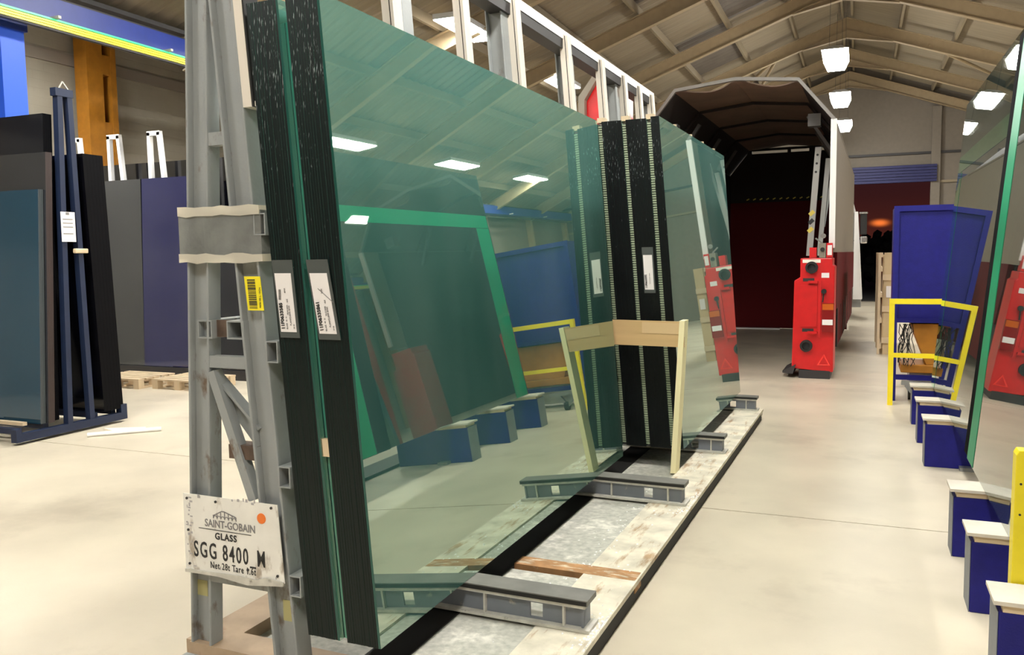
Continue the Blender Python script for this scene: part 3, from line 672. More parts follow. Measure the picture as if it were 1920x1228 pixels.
# glass packs --------------------------------------------------------
def pack(label, x0, x1, s0, s1, zb, h, lean, face, edge, nsheets, group, back_face=False, frame_=SKEW, name='glass_pack', mirror=False):
    """a block of sheets leaning back; x1 side is the front. every sheet is a part"""
    t = T(name, label, 'glass pack', ((x0+x1)/2, (s0+s1)/2, zb), frame_, group)
    tn = math.tan(lean); sg = 1 if not mirror else -1
    w_ = (x1-x0)/nsheets
    me = None
    rg = random.Random(int(abs(x0)*1000))
    for k in range(nsheets):
        a = x0+k*w_+.0006; b_ = x0+(k+1)*w_-.0006
        dz = 0
        front = (k == nsheets-1) if sg > 0 else (k == 0)
        jit = 0 if front else (rg.random()-.5)*.003
        hh = h*math.cos(lean); o = -sg*tn*hh
        bm = hexa(B(), [(a, s0+jit, zb), (b_, s0+jit, zb), (b_, s1, zb), (a, s1, zb)], [(a+o, s0+jit, zb+hh), (b_+o, s0+jit, zb+hh), (b_+o, s1, zb+hh), (a+o, s1, zb+hh)])
        bmesh.ops.recalc_face_normals(bm, faces=bm.faces)
        for f in bm.faces: f.material_index = 0 if abs(f.normal.x) > .7 else 1
        t.part('glass_sheet', bm, [face, M['gfront'] if front and edge is M['gedge'] else edge])
    return t
GA = 'glass packs on the grey stillage'
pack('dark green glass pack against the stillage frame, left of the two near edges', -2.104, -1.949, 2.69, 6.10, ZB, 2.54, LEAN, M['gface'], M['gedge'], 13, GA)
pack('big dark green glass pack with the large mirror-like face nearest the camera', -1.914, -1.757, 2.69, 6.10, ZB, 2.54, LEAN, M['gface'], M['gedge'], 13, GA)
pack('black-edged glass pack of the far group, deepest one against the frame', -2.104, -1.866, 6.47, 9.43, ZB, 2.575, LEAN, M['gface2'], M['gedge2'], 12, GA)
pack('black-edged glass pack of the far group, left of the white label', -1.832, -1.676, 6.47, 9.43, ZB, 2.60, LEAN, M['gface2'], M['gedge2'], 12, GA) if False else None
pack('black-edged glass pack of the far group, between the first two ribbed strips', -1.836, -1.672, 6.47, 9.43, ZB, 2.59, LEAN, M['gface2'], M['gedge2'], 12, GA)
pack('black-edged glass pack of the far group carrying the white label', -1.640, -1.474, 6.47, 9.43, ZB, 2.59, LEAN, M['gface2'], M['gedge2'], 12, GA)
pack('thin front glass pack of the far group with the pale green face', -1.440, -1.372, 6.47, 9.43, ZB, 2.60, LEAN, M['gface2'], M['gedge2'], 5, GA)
# strips in the gaps between packs
def xoff(x, z): return x-TL*(z-ZB)
# between the two near packs: small wooden spacers
for z_, lab in ((1.02, 'small wooden spacer wedged between the two near glass packs'),):
    bm = hexa(B(), [(xoff(-1.948, z_), 2.695, z_), (xoff(-1.915, z_), 2.695, z_), (xoff(-1.915, z_), 2.718, z_), (xoff(-1.948, z_), 2.718, z_)],
              [(xoff(-1.948, z_+.07), 2.695, z_+.07), (xoff(-1.915, z_+.07), 2.695, z_+.07), (xoff(-1.915, z_+.07), 2.718, z_+.07), (xoff(-1.948, z_+.07), 2.718, z_+.07)])
    single('wood_spacer', bm, M['wood'], lab, 'spacer', o=(-1.98, 2.70, z_), frame=SKEW)
bm = hexa(B(), [(-1.947, 2.72, ZB), (-1.916, 2.72, ZB), (-1.916, 6.05, ZB), (-1.947, 6.05, ZB)],
          [(xoff(-1.947, 2.72), 2.72, 2.72), (xoff(-1.916, 2.72), 2.72, 2.72), (xoff(-1.916, 2.72), 6.05, 2.72), (xoff(-1.947, 2.72), 6.05, 2.72)])
single('gap_reflection', bm, glass_face('green_gap_reflection', (0.04, 0.24, 0.18), (.9, 1, .95), .15), 'painted green reflection showing in the gap between the two near glass packs', 'spacer', o=(-1.95, 4.5, ZB), frame=SKEW)  # green slab paints in the rear pack's reflecting face seen through the gap
def ribbed(x0, x1, lab, ztop=2.83):  # ribs over a dark strip, filling one gap of the far packs
    t = T('ribbed_strip', lab, 'spacer', ((x0+x1)/2, 6.5, ZB), SKEW, 'ribbed strips of the far packs')
    bm = B(); z_ = ZB+.02
    while z_ < ztop-.01:
        hexa(bm, [(xoff(x0, z_), 6.475, z_), (xoff(x1, z_), 6.475, z_), (xoff(x1, z_), 6.56, z_), (xoff(x0, z_), 6.56, z_)],
             [(xoff(x0, z_+.012), 6.475, z_+.012), (xoff(x1, z_+.012), 6.475, z_+.012), (xoff(x1, z_+.012), 6.56, z_+.012), (xoff(x0, z_+.012), 6.56, z_+.012)])
        z_ += .0185
    t.part('rib_stack', bm, M['ribs'], kind='stuff')
    bm = hexa(B(), [(x0+.004, 6.485, ZB), (x1-.004, 6.485, ZB), (x1-.004, 9.35, ZB), (x0+.004, 9.35, ZB)],
              [(xoff(x0+.004, ztop), 6.485, ztop), (xoff(x1-.004, ztop), 6.485, ztop), (xoff(x1-.004, ztop), 9.35, ztop), (xoff(x0+.004, ztop), 9.35, ztop)])
    t.part('backing_strip', bm, M['darksteel'])
    t.part('end_block', box(B(), xoff((x0+x1)/2, ztop)-.03, xoff((x0+x1)/2, ztop)+.03, 6.50, 6.58, ztop+.001+.02, ztop+.06), M['wood'], label='pale wooden block on top')
ribbed(-1.866, -1.838, 'leftmost ribbed strip beside the mirror-face pack edge')
ribbed(-1.670, -1.642, 'middle ribbed strip between the two black pack edges')
ribbed(-1.472, -1.442, 'right ribbed strip next to the pale green front pack')
for k, s_ in enumerate((7.1, 7.75, 8.3, 8.9)):
    x_ = xoff(-1.40, 2.86)
    single('edge_clip', box(B(), x_-.03, x_+.02, s_-.02, s_+.02, 2.862, 2.885), M['wood'], ['pale clip on the far pack top edge, nearest of four', 'pale clip on the far pack top edge, second of four', 'pale clip on the far pack top edge, third of four', 'pale clip on the far pack top edge, farthest of four'][k], 'clip', o=(x_, s_, 2.862), frame=SKEW, group='clips on the far pack')

# labels in pouches
def pouch(name_label, xa, xb_, xc, xd, z0, z1, y, code, small, barc, pen=False, frame_=SKEW):
    """quad: bottom xa..xb_, top xc..xd"""
    t = T('label_pouch', name_label, 'label', ((xa+xb_)/2, y, z0), frame_)
    def q(u0, u1, v0, v1, dy, th):
        def P(u, v, yy):
            xl_ = xa+(xc-xa)*v; xr_ = xb_+(xd-xb_)*v
            return (xl_+(xr_-xl_)*u, yy, z0+(z1-z0)*v)
        return hexa(B(), [P(u0, v0, y-dy), P(u1, v0, y-dy), P(u1, v0, y-dy+th), P(u0, v0, y-dy+th)], [P(u0, v1, y-dy), P(u1, v1, y-dy), P(u1, v1, y-dy+th), P(u0, v1, y-dy+th)])
    t.part('pouch', q(0, 1, 0, 1, .003, .0025), M['pouch'])
    pa = t.part('paper', q(.08, .88, .075, .83, .005, .0015), M['paper'])
    shear = math.atan2((xc+xd)/2-(xa+xb_)/2, z1-z0)
    H_ = z1-z0; W_ = xb_-xa
    def put(s, size, u, v, m_, bold=0, sx=1):
        x_ = xa+W_*u+(xc-xa)*v; z_ = z0+H_*v
        t.part('lettering', text_bm(s, size, frontal(x_, y-.0062, z_, math.radians(90)-shear), sx=sx, bold=bold), m_, pa)
    put(code, .0215, .30, .11, M['ink'], .0007, 1.0)
    for s, u, v, sz in small: put(s, sz, u, v, M['inkg'])
    if barc:
        bm = B(); x_ = xa+W_*.16+(xc-xa)*.5
        for k in range(16):
            z_ = z0+H_*(.49+.0085*k); box(bm, x_, x_+.012, y-.0062, y-.0056, z_, z_+.0014)
        t.part('barcode', bm, M['inkg'], pa)
    if pen:
        bm = B(); bar(bm, (xa+W_*.95+(xc-xa)*.45, y-.0062, z0+H_*.47), (xa+W_*.35+(xc-xa)*.62, y-.0062, z0+H_*.64), .001, .002)
        t.part('pen_stroke', bm, M['inkg'], pa)
    return t
sm = [('GLASS  45  51', .47, .11, .009), ('PLANICLEAR 8MM', .68, .16, .010), ('3210 2550', .58, .30, .009), ('24 66', .82, .12, .008), ('10.0', .62, .45, .009), ('8MM', .55, .58, .009)]
pouch('left white label in a grey pouch, code ending 3585, on the pack edge', -2.185, -2.090, -2.216, -2.116, 1.491, 1.80, 2.687, '11F0633585', sm, True)
pouch('right white label in a grey pouch, code ending 5861, with pen stroke', -1.998, -1.897, -2.050, -1.948, 1.488, 1.80, 2.687, '11F06335861', sm, False, True)
pouch('white label in a clear pouch on the far group of packs', -1.685, -1.595, -1.708, -1.618, 1.50, 1.86, 6.468, '11F0633592', [('PLANICLEAR 10MM', .60, .2, .010)], False)

# wooden height gauge between the two groups
pg = T('wooden_gauge', 'L-shaped wooden gauge: tan board on a yellow upright between the glass groups', 'wooden frame', (-1.40, 6.30, .12), SKEW)
hb = hexa(B(), [(-1.98, 6.295, 1.105), (-1.335, 6.295, 1.098), (-1.335, 6.313, 1.098), (-1.98, 6.313, 1.105)], [(-1.98, 6.295, 1.300), (-1.335, 6.295, 1.292), (-1.335, 6.313, 1.292), (-1.98, 6.313, 1.300)])
pg.part('cross_board', hb, M['ply'])
pg.part('patch', hexa(B(), [(-1.66, 6.292, 1.20), (-1.34, 6.292, 1.195), (-1.34, 6.2945, 1.195), (-1.66, 6.2945, 1.20)], [(-1.66, 6.292, 1.285), (-1.34, 6.292, 1.280), (-1.34, 6.2945, 1.280), (-1.66, 6.2945, 1.285)]), M['ply2'], label='lighter strip of wood')
bm = hexa(B(), [(-1.435, 6.28, .122), (-1.395, 6.28, .122), (-1.395, 6.42, .122), (-1.435, 6.42, .122)], [(-1.368, 6.28, 1.30), (-1.328, 6.28, 1.30), (-1.328, 6.42, 1.30), (-1.368, 6.42, 1.30)])
pg.part('upright_board', bm, M['woody'])

# ================================================================== RIGHT RACK
def blk(i, y, lab):
    t = T('support_block', lab, 'block', (1.0, y, 0), group='blue support blocks of the right rack')
    t.part('steel_box', box(B(), .545, 1.45, y, y+.21, 0, .36), M['navy'], bevel=.006)
    t.part('side_plate', box(B(), .541, .544, y+.004, y+.206, 0.0, .36), M['grey2'], label='pale grey side plate')
    t.part('timber', box(B(), .56, 1.45, y+.004, y+.20, .3605, .392), M['wood'])
    t.part('top_pad', box(B(), .525, 1.47, y-.012, y+.215, .3925, .409), M['woodw'])
labs = ['blue support block with a cut-off view, nearest at the right edge', 'blue support block, second from the near end, left of the yellow post', 'blue support block, third from the near end, with chipped timber', 'blue support block, middle one with a small foot plate, in the far group', 'blue support block, second from the far end', 'blue support block, farthest, beside the yellow rail']
for i, y in enumerate((3.72, 4.60, 5.43, 7.68, 8.62, 9.54)): blk(i, y, labs[i])
single('foot_plate', box(B(), .80, .92, 7.60, 7.68, 0, .03), M['galv'], 'small grey foot plate on the floor at the middle blue block', 'plate', o=(.85, 7.64, 0))
RL = math.radians(5.1)
SKR = Matrix.Identity(4)
pack('tall reflective glass pack of the right rack, far one', .730, .86, 6.51, 9.72, .410, 2.86, RL, M['rface'], M['redge'], 10, 'glass packs on the right rack', frame_=SKR, mirror=True)
pack('tall reflective glass pack of the right rack, near one behind the yellow post', .700, .83, 2.9, 6.27, .410, 2.86, RL, M['rface'], M['redge'], 10, 'glass packs on the right rack', frame_=SKR, mirror=True)
def rx_(x, z): return x+math.tan(RL)*(z-.41)
def onface(x, y0, y1, z0, z1, d0=.0014, d1=.0004):
    return hexa(B(), [(rx_(x, z0)-d0, y0, z0), (rx_(x, z0)-d1, y0, z0), (rx_(x, z0)-d1, y1, z0), (rx_(x, z0)-d0, y1, z0)], [(rx_(x, z1)-d0, y0, z1), (rx_(x, z1)-d1, y0, z1), (rx_(x, z1)-d1, y1, z1), (rx_(x, z1)-d0, y1, z1)])
single('green_band', onface(.730, 6.52, 9.70, 2.57, 2.73), M['gborder'], 'wide green band running along the top of the far right pack', 'band', o=(.93, 8, 2.57))
single('green_band', onface(.730, 9.36, 9.70, .415, 2.565), M['gborder'], 'green band down the far end of the far right pack', 'band', o=(.8, 9.5, .415))
single('green_band', onface(.700, 5.97, 6.26, .415, 3.2), M['gband'], 'bright green vertical band at the far end of the near right pack', 'band', o=(.8, 6.1, .415))
single('gap_shade', hexa(B(), [(.708, 6.28, .41), (.80, 6.28, .41), (.80, 6.50, .41), (.708, 6.50, .41)], [(.957, 6.28, 3.2), (1.05, 6.28, 3.2), (1.05, 6.50, 3.2), (.957, 6.50, 3.2)]), M['matte'], 'black strip standing in for the shade in the gap between the two right packs', 'shade_strip', o=(.8, 6.33, .41))  # added solid whose black stands for the darkness between the packs
rk = T('glass_rack', 'dark leaning steel rack behind the reflective packs on the right', 'rack', (1.3, 6.4, 0))
for y in (3.2, 5.0, 6.1, 7.2, 8.4, 9.5):
    bm = B(); hexa(bm, [(.90, y, .42), (.98, y, .42), (.98, y+.08, .42), (.90, y+.08, .42)], [(1.15, y, 3.2), (1.23, y, 3.2), (1.23, y+.08, 3.2), (1.15, y+.08, 3.2)])
    bar(bm, (1.2, y+.04, 3.15), (1.85, y+.04, .03), .08, .08, (0, 1, 0)); rk.part('leaning_post', bm, M['darksteel'])
for z in (1.0, 2.0, 3.0): x_ = .95+.09*(z-.42)+.07; rk.part('long_rail', box(B(), x_, x_+.06, 3.1, 9.7, z, z+.08), M['darksteel'])
rk.part('floor_rail', box(B(), 1.48, 1.90, 3.1, 9.7, 0, .03), M['darksteel'])
# yellow post, right edge
yp = T('yellow_post', 'yellow flat steel guard post at the right photo edge', 'post', (.645, 3.93, 0))
bm = B(); prism(bm, [(.617, 0), (.695, 0), (.695, .970), (.632, .970), (.622, .950)], 'y', 3.95, 4.03)
yp.part('shaft', bm, M['yellow'], bevel=.003)
for z_ in (.70, .40, .83): yp.part('bolt_hole', tube(B(), (.642, 3.9485, z_), (.642, 3.9505, z_), .005, 8), M['ink'])
yp.part('foot', box(B(), .58, .70, 3.935, 4.06, 0, .012), M['yellow'])
# yellow rail
yr = T('yellow_guard_rail', 'yellow square-tube guard rail in front of the blue bin', 'railing', (.8, 10.7, 0))
for x_ in (.375, 1.42): yr.part('post', box(B(), x_-.028, x_+.028, 10.67, 10.73, 0, 1.19), M['yellow'])
yr.part('top_bar', box(B(), .347, 1.448, 10.665, 10.735, 1.19, 1.25), M['yellow'])
yr.part('middle_bar', box(B(), .404, 1.392, 10.675, 10.725, .565, .615), M['yellow'])

# blue bin with stuff below
bb = T('blue_bin', 'tall dark blue steel bin panel on legs behind the yellow rail', 'bin', (1.1, 11.3, 0))
bm = B(); box(bm, .40, 1.95, 11.03, 11.06, .95, 2.33)
box(bm, .40, .44, 11.06, 11.9, .95, 2.33); box(bm, 1.91, 1.95, 11.06, 11.9, .95, 2.33); box(bm, .44, 1.91, 11.86, 11.9, .95, 2.33); box(bm, .44, 1.91, 11.06, 11.86, .95, .98)
bb.part('bin_body', bm, M['navy'])
bm = B(); box(bm, .385, 1.965, 11.0, 11.03, 2.27, 2.335); box(bm, .385, .445, 11.0, 11.03, .95, 2.27); box(bm, 1.90, 1.965, 11.0, 11.03, .95, 2.27); box(bm, .445, 1.90, 11.0, 11.03, .95, 1.0)
bb.part('rim', bm, M['navy'])
bm = B(); box(bm, .385, .445, 11.0, 11.06, 0, .95); box(bm, 1.90, 1.96, 11.0, 11.06, 0, .95); box(bm, .385, .445, 11.84, 11.9, 0, .95); box(bm, 1.90, 1.96, 11.84, 11.9, 0, .95); box(bm, .445, 1.90, 11.0, 11.05, .26, .32)
bm.free()
for a, c in ((.385, 11.0), (1.90, 11.0), (.385, 11.84), (1.90, 11.84)): bb.part('leg', box(B(), a, a+.06, c, c+.06, 0, .95), M['navy'])
bb.part('lower_bar', box(B(), .445, 1.90, 11.0, 11.05, .26, .32), M['navy'])
hp = T('orange_hopper', 'orange steel hopper standing under the blue bin', 'hopper', (1.2, 11.4, 0))
bm = B(); hexa(bm, [(.78, 11.12, .44), (1.60, 11.12, .44), (1.60, 11.75, .44), (.78, 11.75, .44)], [(.60, 11.10, .93), (1.80, 11.10, .93), (1.80, 11.80, .93), (.60, 11.80, .93)])
hp.part('hopper_body', bm, M['orange'])
hp.part('lower_box', box(B(), .50, 1.70, 11.10, 11.70, .335, .435), M['orange'], bevel=.01)
hp.part('stand', box(B(), .60, 1.6, 11.2, 11.6, .06, .335), M['galv'])
for x_ in (.62, 1.58): hp.part('caster', tube(B(), (x_-.03, 11.16, .06), (x_+.03, 11.16, .06), .06, 14), M['black'])
jk = T('pallet_truck', 'grey metal hand truck fork and wheel on the floor under the blue bin', 'hand truck', (.6, 10.9, 0))
jk.part('frame', bar(B(), (.50, 10.85, .25), (.95, 10.85, .22), .06, .05), M['galv'])
jk.part('fork', bar(B(), (.55, 10.85, .22), (.68, 10.85, .06), .05, .04), M['galv']); jk.part('fork', bar(B(), (.80, 10.85, .22), (.69, 10.85, .06), .05, .04), M['galv'])
jk.part('wheel', tube(B(), (.66, 10.85, .06), (.72, 10.85, .06), .06, 14), M['black'])
st_bm = B(); rg = random.Random(9)
for k in range(16):
    x_ = .47+rg.random()*.16; p = Vector((x_, 11.08-rg.random()*.03, .93))
    while p.z > .50:
        q = p+Vector(((rg.random()-.5)*.09, 0, -.06-.05*rg.random())); q.x = min(max(q.x, .47), .66); bar(st_bm, p, q, .012, .008); p = q
single('hanging_straps', st_bm, M['black'], 'tangle of black straps hanging under the left of the blue bin', 'straps', o=(.55, 11.05, .5), kind='stuff')
# wooden crate
wc = T('wooden_crate', 'pale wooden transport crate standing left of the blue bin', 'crate', (.46, 17, 0))
wc.part('crate_panel', box(B(), .40, .60, 16.05, 18.2, .10, 1.74), M['osb'])
for z_ in (.1, .55, 1.0, 1.45, 1.70): wc.part('batten', box(B(), .372, .40, 16.0, 18.25, z_, z_+.08), M['wood'])
for y_ in (16.0, 17.1, 18.17): wc.part('batten', box(B(), .33, .372, y_, y_+.08, .0, 1.78), M['wood'])
wc.part('end_panel', box(B(), .42, .60, 16.0, 16.048, .0, 1.78), M['osb']); 
for z_ in (.2, .75, 1.3): wc.part('end_batten', box(B(), .40, .60, 15.96, 16.0, z_, z_+.1), M['wood'])
wc.part('document_label', box(B(), .46, .56, 15.955, 15.96, 1.0, 1.2), M['paper'])

# ================================================================== RED INLOADER TRAILER
tr = T('inloader_trailer', 'red glass-carrying trailer open at the rear with a dark tunnel-shaped interior', 'trailer', (-1.97, 17.5, 0), SKEW)
XO, XI = -.58, -3.36; SRr, SF = 12.72, 22.3
prof = [(XO, 3.66), (XO-.50, 4.27), (-1.97, 4.36), (XI+.50, 4.27), (XI, 3.66)]
inner = [(XO-.045, 3.645), (XO-.52, 4.225), (-1.97, 4.312), (XI+.52, 4.225), (XI+.045, 3.645)]
SB = 20.8
# side walls
for side, xo, xi in ((1, XO, XO-.06), (-1, XI, XI+.06)):
    a, b_ = min(xo, xi), max(xo, xi)
    tr.part('side_wall', box(B(), a, b_, SRr+.03, SF, 1.80, 3.66), M['truckwhite'], label='pale grey side skin')
    tr.part('lower_side', box(B(), a-(.02 if side < 0 else 0), b_+(.02 if side > 0 else 0), SRr+.6, SF, .95, 1.80), M['darkred'])
    for s_ in (14.2, 15.4, 16.6, 17.8, 19.0, 20.2, 21.4): tr.part('side_stake', box(B(), a-.005, b_+.005, s_, s_+.12, .30, .95), M['darksteel'])
    tr.part('skirt', box(B(), a, b_, SRr+1.6, SF, .30, .95), M['darkred'])
    li = xi-.01 if side > 0 else xi
    tr.part('lining', box(B(), li, li+.01, SRr+.5, SB, .30, 3.64), M['interior'])
    # rim post
    tr.part('rim_post', box(B(), a-.01, b_+.01, SRr, SRr+.05, 1.86, 3.66), M['railwhite'])
# roof shell panels
segs = list(zip(prof[:-1], prof[1:])); 
for i, (p, q) in enumerate(segs):
    pi_, qi = inner[i], inner[i+1]
    tr.part('rim', hexa(B(), [(p[0], SRr, p[1]), (q[0], SRr, q[1]), (q[0], SRr+.06, q[1]), (p[0], SRr+.06, p[1])], [(pi_[0], SRr, pi_[1]), (qi[0], SRr, qi[1]), (qi[0], SRr+.06, qi[1]), (pi_[0], SRr+.06, pi_[1])]), M['alu'])
    bm = B(); n_ = 12; A = []; C = []; A2 = []; C2 = []
    for k in range(n_+1):
        u = k/n_; x_ = p[0]+(q[0]-p[0])*u; z_ = p[1]+(q[1]-p[1])*u-.03
        dip = .42*math.sin(math.pi*min(max((u-.06)/.82, 0), 1)) if i in (1, 2) else 0
        A.append(bm.verts.new((x_, SRr+.07+dip, z_))); C.append(bm.verts.new((x_, SB, z_)))
        A2.append(bm.verts.new((x_, SRr+.07+dip, z_-.02))); C2.append(bm.verts.new((x_, SB, z_-.02)))
    for k in range(n_): bm.faces.new((A[k], A[k+1], C[k+1], C[k])); bm.faces.new((A2[k+1], A2[k], C2[k], C2[k+1])); bm.faces.new((A[k+1], A[k], A2[k], A2[k+1])); bm.faces.new((C[k], C[k+1], C2[k+1], C2[k]))
    bm.faces.new((A[0], C[0], C2[0], A2[0])); bm.faces.new((A[-1], A2[-1], C2[-1], C[-1]))
    tr.part('roof_tarpaulin', bm, M['tarp'] if i in (1, 2) else M['interior'])
for s_ in (14.6, 16.6, 18.6):
    bm = B()
    for (p, q) in zip(inner[:-1], inner[1:]): bar(bm, (p[0], s_, p[1]-.03), (q[0], s_, q[1]-.03), .04, .05, (0, 1, 0))
    tr.part('roof_bow', bm, M['interior'])
    for sx_ in (1, -1):
        xx = XO-.10 if sx_ > 0 else XI+.10
        tr.part('corner_strut', bar(B(), (xx, s_, 3.35), (xx-sx_*.42, s_, 4.0), .05, .08, (0, 1, 0)), M['dim'])
for sx_ in (1, -1):
    xx = XO-.33 if sx_ > 0 else XI+.33
    tr.part('corner_casting', box(B(), xx-.09, xx+.09, 13.3, 13.5, 3.66, 3.84), M['dim'])
# front bulkhead with three slots under the roof
bm = B(); prism(bm, [(XO-.06, .02), (XO-.03, 3.62), (XO-.45, 4.14), (XI+.45, 4.14), (XI+.03, 3.62), (XI+.06, .02)], 'y', SB-.06, SB)
tr.part('bulkhead', bm, M['interior'])
tr.part('bulkhead_panel', box(B(), XI+.07, XO-.07, SB-.08, SB-.061, .03, 3.0), M['darkred'])
tr.part('header', box(B(), XI+.45, XO-.45, SB-.06, SB, 4.205, 4.26), M['interior'])
for a, b_ in ((XI+.45, -2.80), (-2.0, -1.92), (-1.52, -1.38), (-1.14, XO-.45)): tr.part('header_block', box(B(), a, b_, SB-.06, SB, 4.14, 4.205), M['interior'])
for k in range(14): x_ = XI+.45+k*.15; tr.part('hazard_mark', bar(B(), (x_, SB-.085, 3.06), (x_+.06, SB-.085, 3.09), .004, .025), M['lemon'])
# rear columns (red): right one is visible
def rcol(x0, x1, right=True):
    y0 = SRr-.10
    bm = B(); prism(bm, [(x0, .14), (x1, .10), (x1, 1.60), (x1-.03, 1.62), (x1-.03, 1.72), (x0+.10, 1.72), (x0+.10, 1.45), (x0+.02, 1.40)], 'y', y0, y0+.55)
    c = tr.part('rear_column', bm, M['red'], bevel=.012, label='red painted rear column')
    if not right: return
    X = lambda px: x0+(px-1485)*.0073
    Z = lambda py: .05+(703-py)*.00765
    f = y0-.002
    def disc(px, py, r_, m_, dy=.03, n_='round_hole'):
        tr.part(n_, tube(B(), (X(px), f-dy, Z(py)), (X(px), f+.001, Z(py)), r_, 18), M[m_], c)
    for py in (502, 648):
        bm = B(); cx, cz = X(1520 if py == 502 else 1512), Z(py)
        for k in range(18):
            a0, a1 = k*math.pi/9, (k+1)*math.pi/9
            hexa(bm, [(cx+math.cos(a0)*.055, f-.05, cz+math.sin(a0)*.055), (cx+math.cos(a0)*.085, f-.05, cz+math.sin(a0)*.085), (cx+math.cos(a0)*.085, f, cz+math.sin(a0)*.085), (cx+math.cos(a0)*.055, f, cz+math.sin(a0)*.055)],
                 [(cx+math.cos(a1)*.055, f-.05, cz+math.sin(a1)*.055), (cx+math.cos(a1)*.085, f-.05, cz+math.sin(a1)*.085), (cx+math.cos(a1)*.085, f, cz+math.sin(a1)*.085), (cx+math.cos(a1)*.055, f, cz+math.sin(a1)*.055)])
        ring = tr.part('buffer_ring', bm, M['black'], c); disc(1520 if py == 502 else 1512, py, .054, 'ink', .004)
    for py in (525, 619): tr.part('slot', box(B(), X(1504), X(1525), f-.004, f, Z(py)-.02, Z(py)+.025), M['ink'], c); tr.part('hinge_lug', box(B(), X(1514), X(1532), f-.06, f, Z(py)-.045, Z(py)-.01), M['red'], c)
    tr.part('flap_panel', box(B(), X(1500), X(1531), f-.018, f, Z(612), Z(535)), M['red'], c)
    tr.part('guide_bar', box(B(), X(1533), X(1538), f-.03, f, Z(632), Z(527)), M['red'], c)
    bm = box(B(), X(1540), X(1562), f-.05, f, Z(621), Z(568)); tl = tr.part('tail_lamp', bm, M['redlens'], c)
    tr.part('indicator_lens', box(B(), X(1541), X(1561), f-.055, f-.05, Z(580), Z(569)), M['orlens'], c)
    tr.part('reversing_lens', box(B(), X(1541), X(1560), f-.055, f-.05, Z(608), Z(598)), M['white'], c)
    tr.part('socket', tube(B(), (X(1543), f-.05, Z(546)), (X(1543), f, Z(546)), .035, 12), M['black'], c)
    tr.part('cable', tube(B(), (X(1543), f-.03, Z(548)), (X(1541), f-.03, Z(566)), .01, 6), M['black'], c)
    tr.part('notice', box(B(), X(1538), X(1552), f-.004, f, Z(521), Z(512)), M['paper'], c)
    tr.part('notice', box(B(), X(1503), X(1536), f-.004, f, 1.655, 1.70), M['tape'], c)
    bm = B(); prism(bm, [(X(1532), Z(684)), (X(1557), Z(684)), (X(1545), Z(663))], 'y', f-.008, f); tr.part('warning_triangle', bm, mat('reflector_red', (.9, .05, .04), .2), c)
    bm = B(); prism(bm, [(X(1536), Z(682)), (X(1553), Z(682)), (X(1545), Z(668))], 'y', f-.010, f-.008); tr.part('triangle_centre', bm, M['red'], c)
    tr.part('valve_box', box(B(), X(1533), X(1545), f, f+.2, 1.725, 1.93), M['truckwhite'], c); tr.part('gauge', tube(B(), (X(1540), f-.03, 2.03), (X(1540), f+.02, 2.03), .035, 14), M['alu'], c)
    tr.part('valve_knob', tube(B(), (X(1539), f-.03, 1.84), (X(1539), f, 1.84), .03, 10), M['black'], c)
    tr.part('control_box', box(B(), X(1546), X(1557), f, f+.2, 1.725, 1.93), M['red'], c); tr.part('notice', box(B(), X(1548), X(1556), f-.004, f, 1.76, 1.90), M['paper'], c)
    tr.part('hand_lever', bar(B(), (X(1526), f, 2.0), (X(1538), f, 1.93), .02, .02), M['alu'], c)
    tr.part('hydraulic_block', box(B(), X(1515), X(1528), f+.02, f+.2, 1.725, 1.87), M['red'], c)
rcol(-1.12, -.56, True); rcol(-3.38, -2.82, False)
tr.part('foot_shoe', box(B(), -1.02, -.60, SRr-.10, SRr+.5, .0, .12), M['darksteel'])
tr.part('flap', hexa(B(), [(-1.25, SRr-.05, .06), (-1.10, SRr-.15, .06), (-1.10, SRr+.6, .06), (-1.25, SRr+.6, .06)], [(-1.25, SRr-.05, .09), (-1.06, SRr-.15, .20), (-1.06, SRr+.6, .20), (-1.25, SRr+.6, .09)]), M['darksteel'])
# clamping masts
for (xa, xb_, s_, z0, z1, holes) in ((-.97, -.90, 13.9, 1.75, 3.42, True), (-.82, -.77, 14.0, 1.75, 3.25, False)):
    bm = hexa(B(), [(xa-.07, s_, z0), (xb_-.05, s_, z0), (xb_-.05, s_+.08, z0), (xa-.07, s_+.08, z0)], [(xa+.04, s_, z1), (xb_+.06, s_, z1), (xb_+.06, s_+.08, z1), (xa+.04, s_+.08, z1)])
    ms = tr.part('clamp_mast', bm, M['arm'], label='grey perforated clamp mast' if holes else None)
    if holes:
        for k in range(3): tr.part('mast_hole', tube(B(), (xa+.075-.01*k, s_-.003, z1-.12-.13*k), (xa+.075-.01*k, s_+.001, z1-.12-.13*k), .018, 10), M['ink'], ms)
        for k in range(3): tr.part('hazard_mark', bar(B(), (xa-.045+.008*k, s_-.003, 2.12+.13*k), (xa+.02+.008*k, s_-.003, 2.18+.13*k), .004, .06), M['lemon'] if k % 2 == 0 else M['ink'], ms)
tr.part('mast_strut', bar(B(), (-.62, 14.1, 3.5), (-.80, 14.1, 2.2), .04, .04), M['arm'])
tr.part('sill_strip', box(B(), -3.2, -2.1, 20.5, 20.62, 0, .03), M['white'])
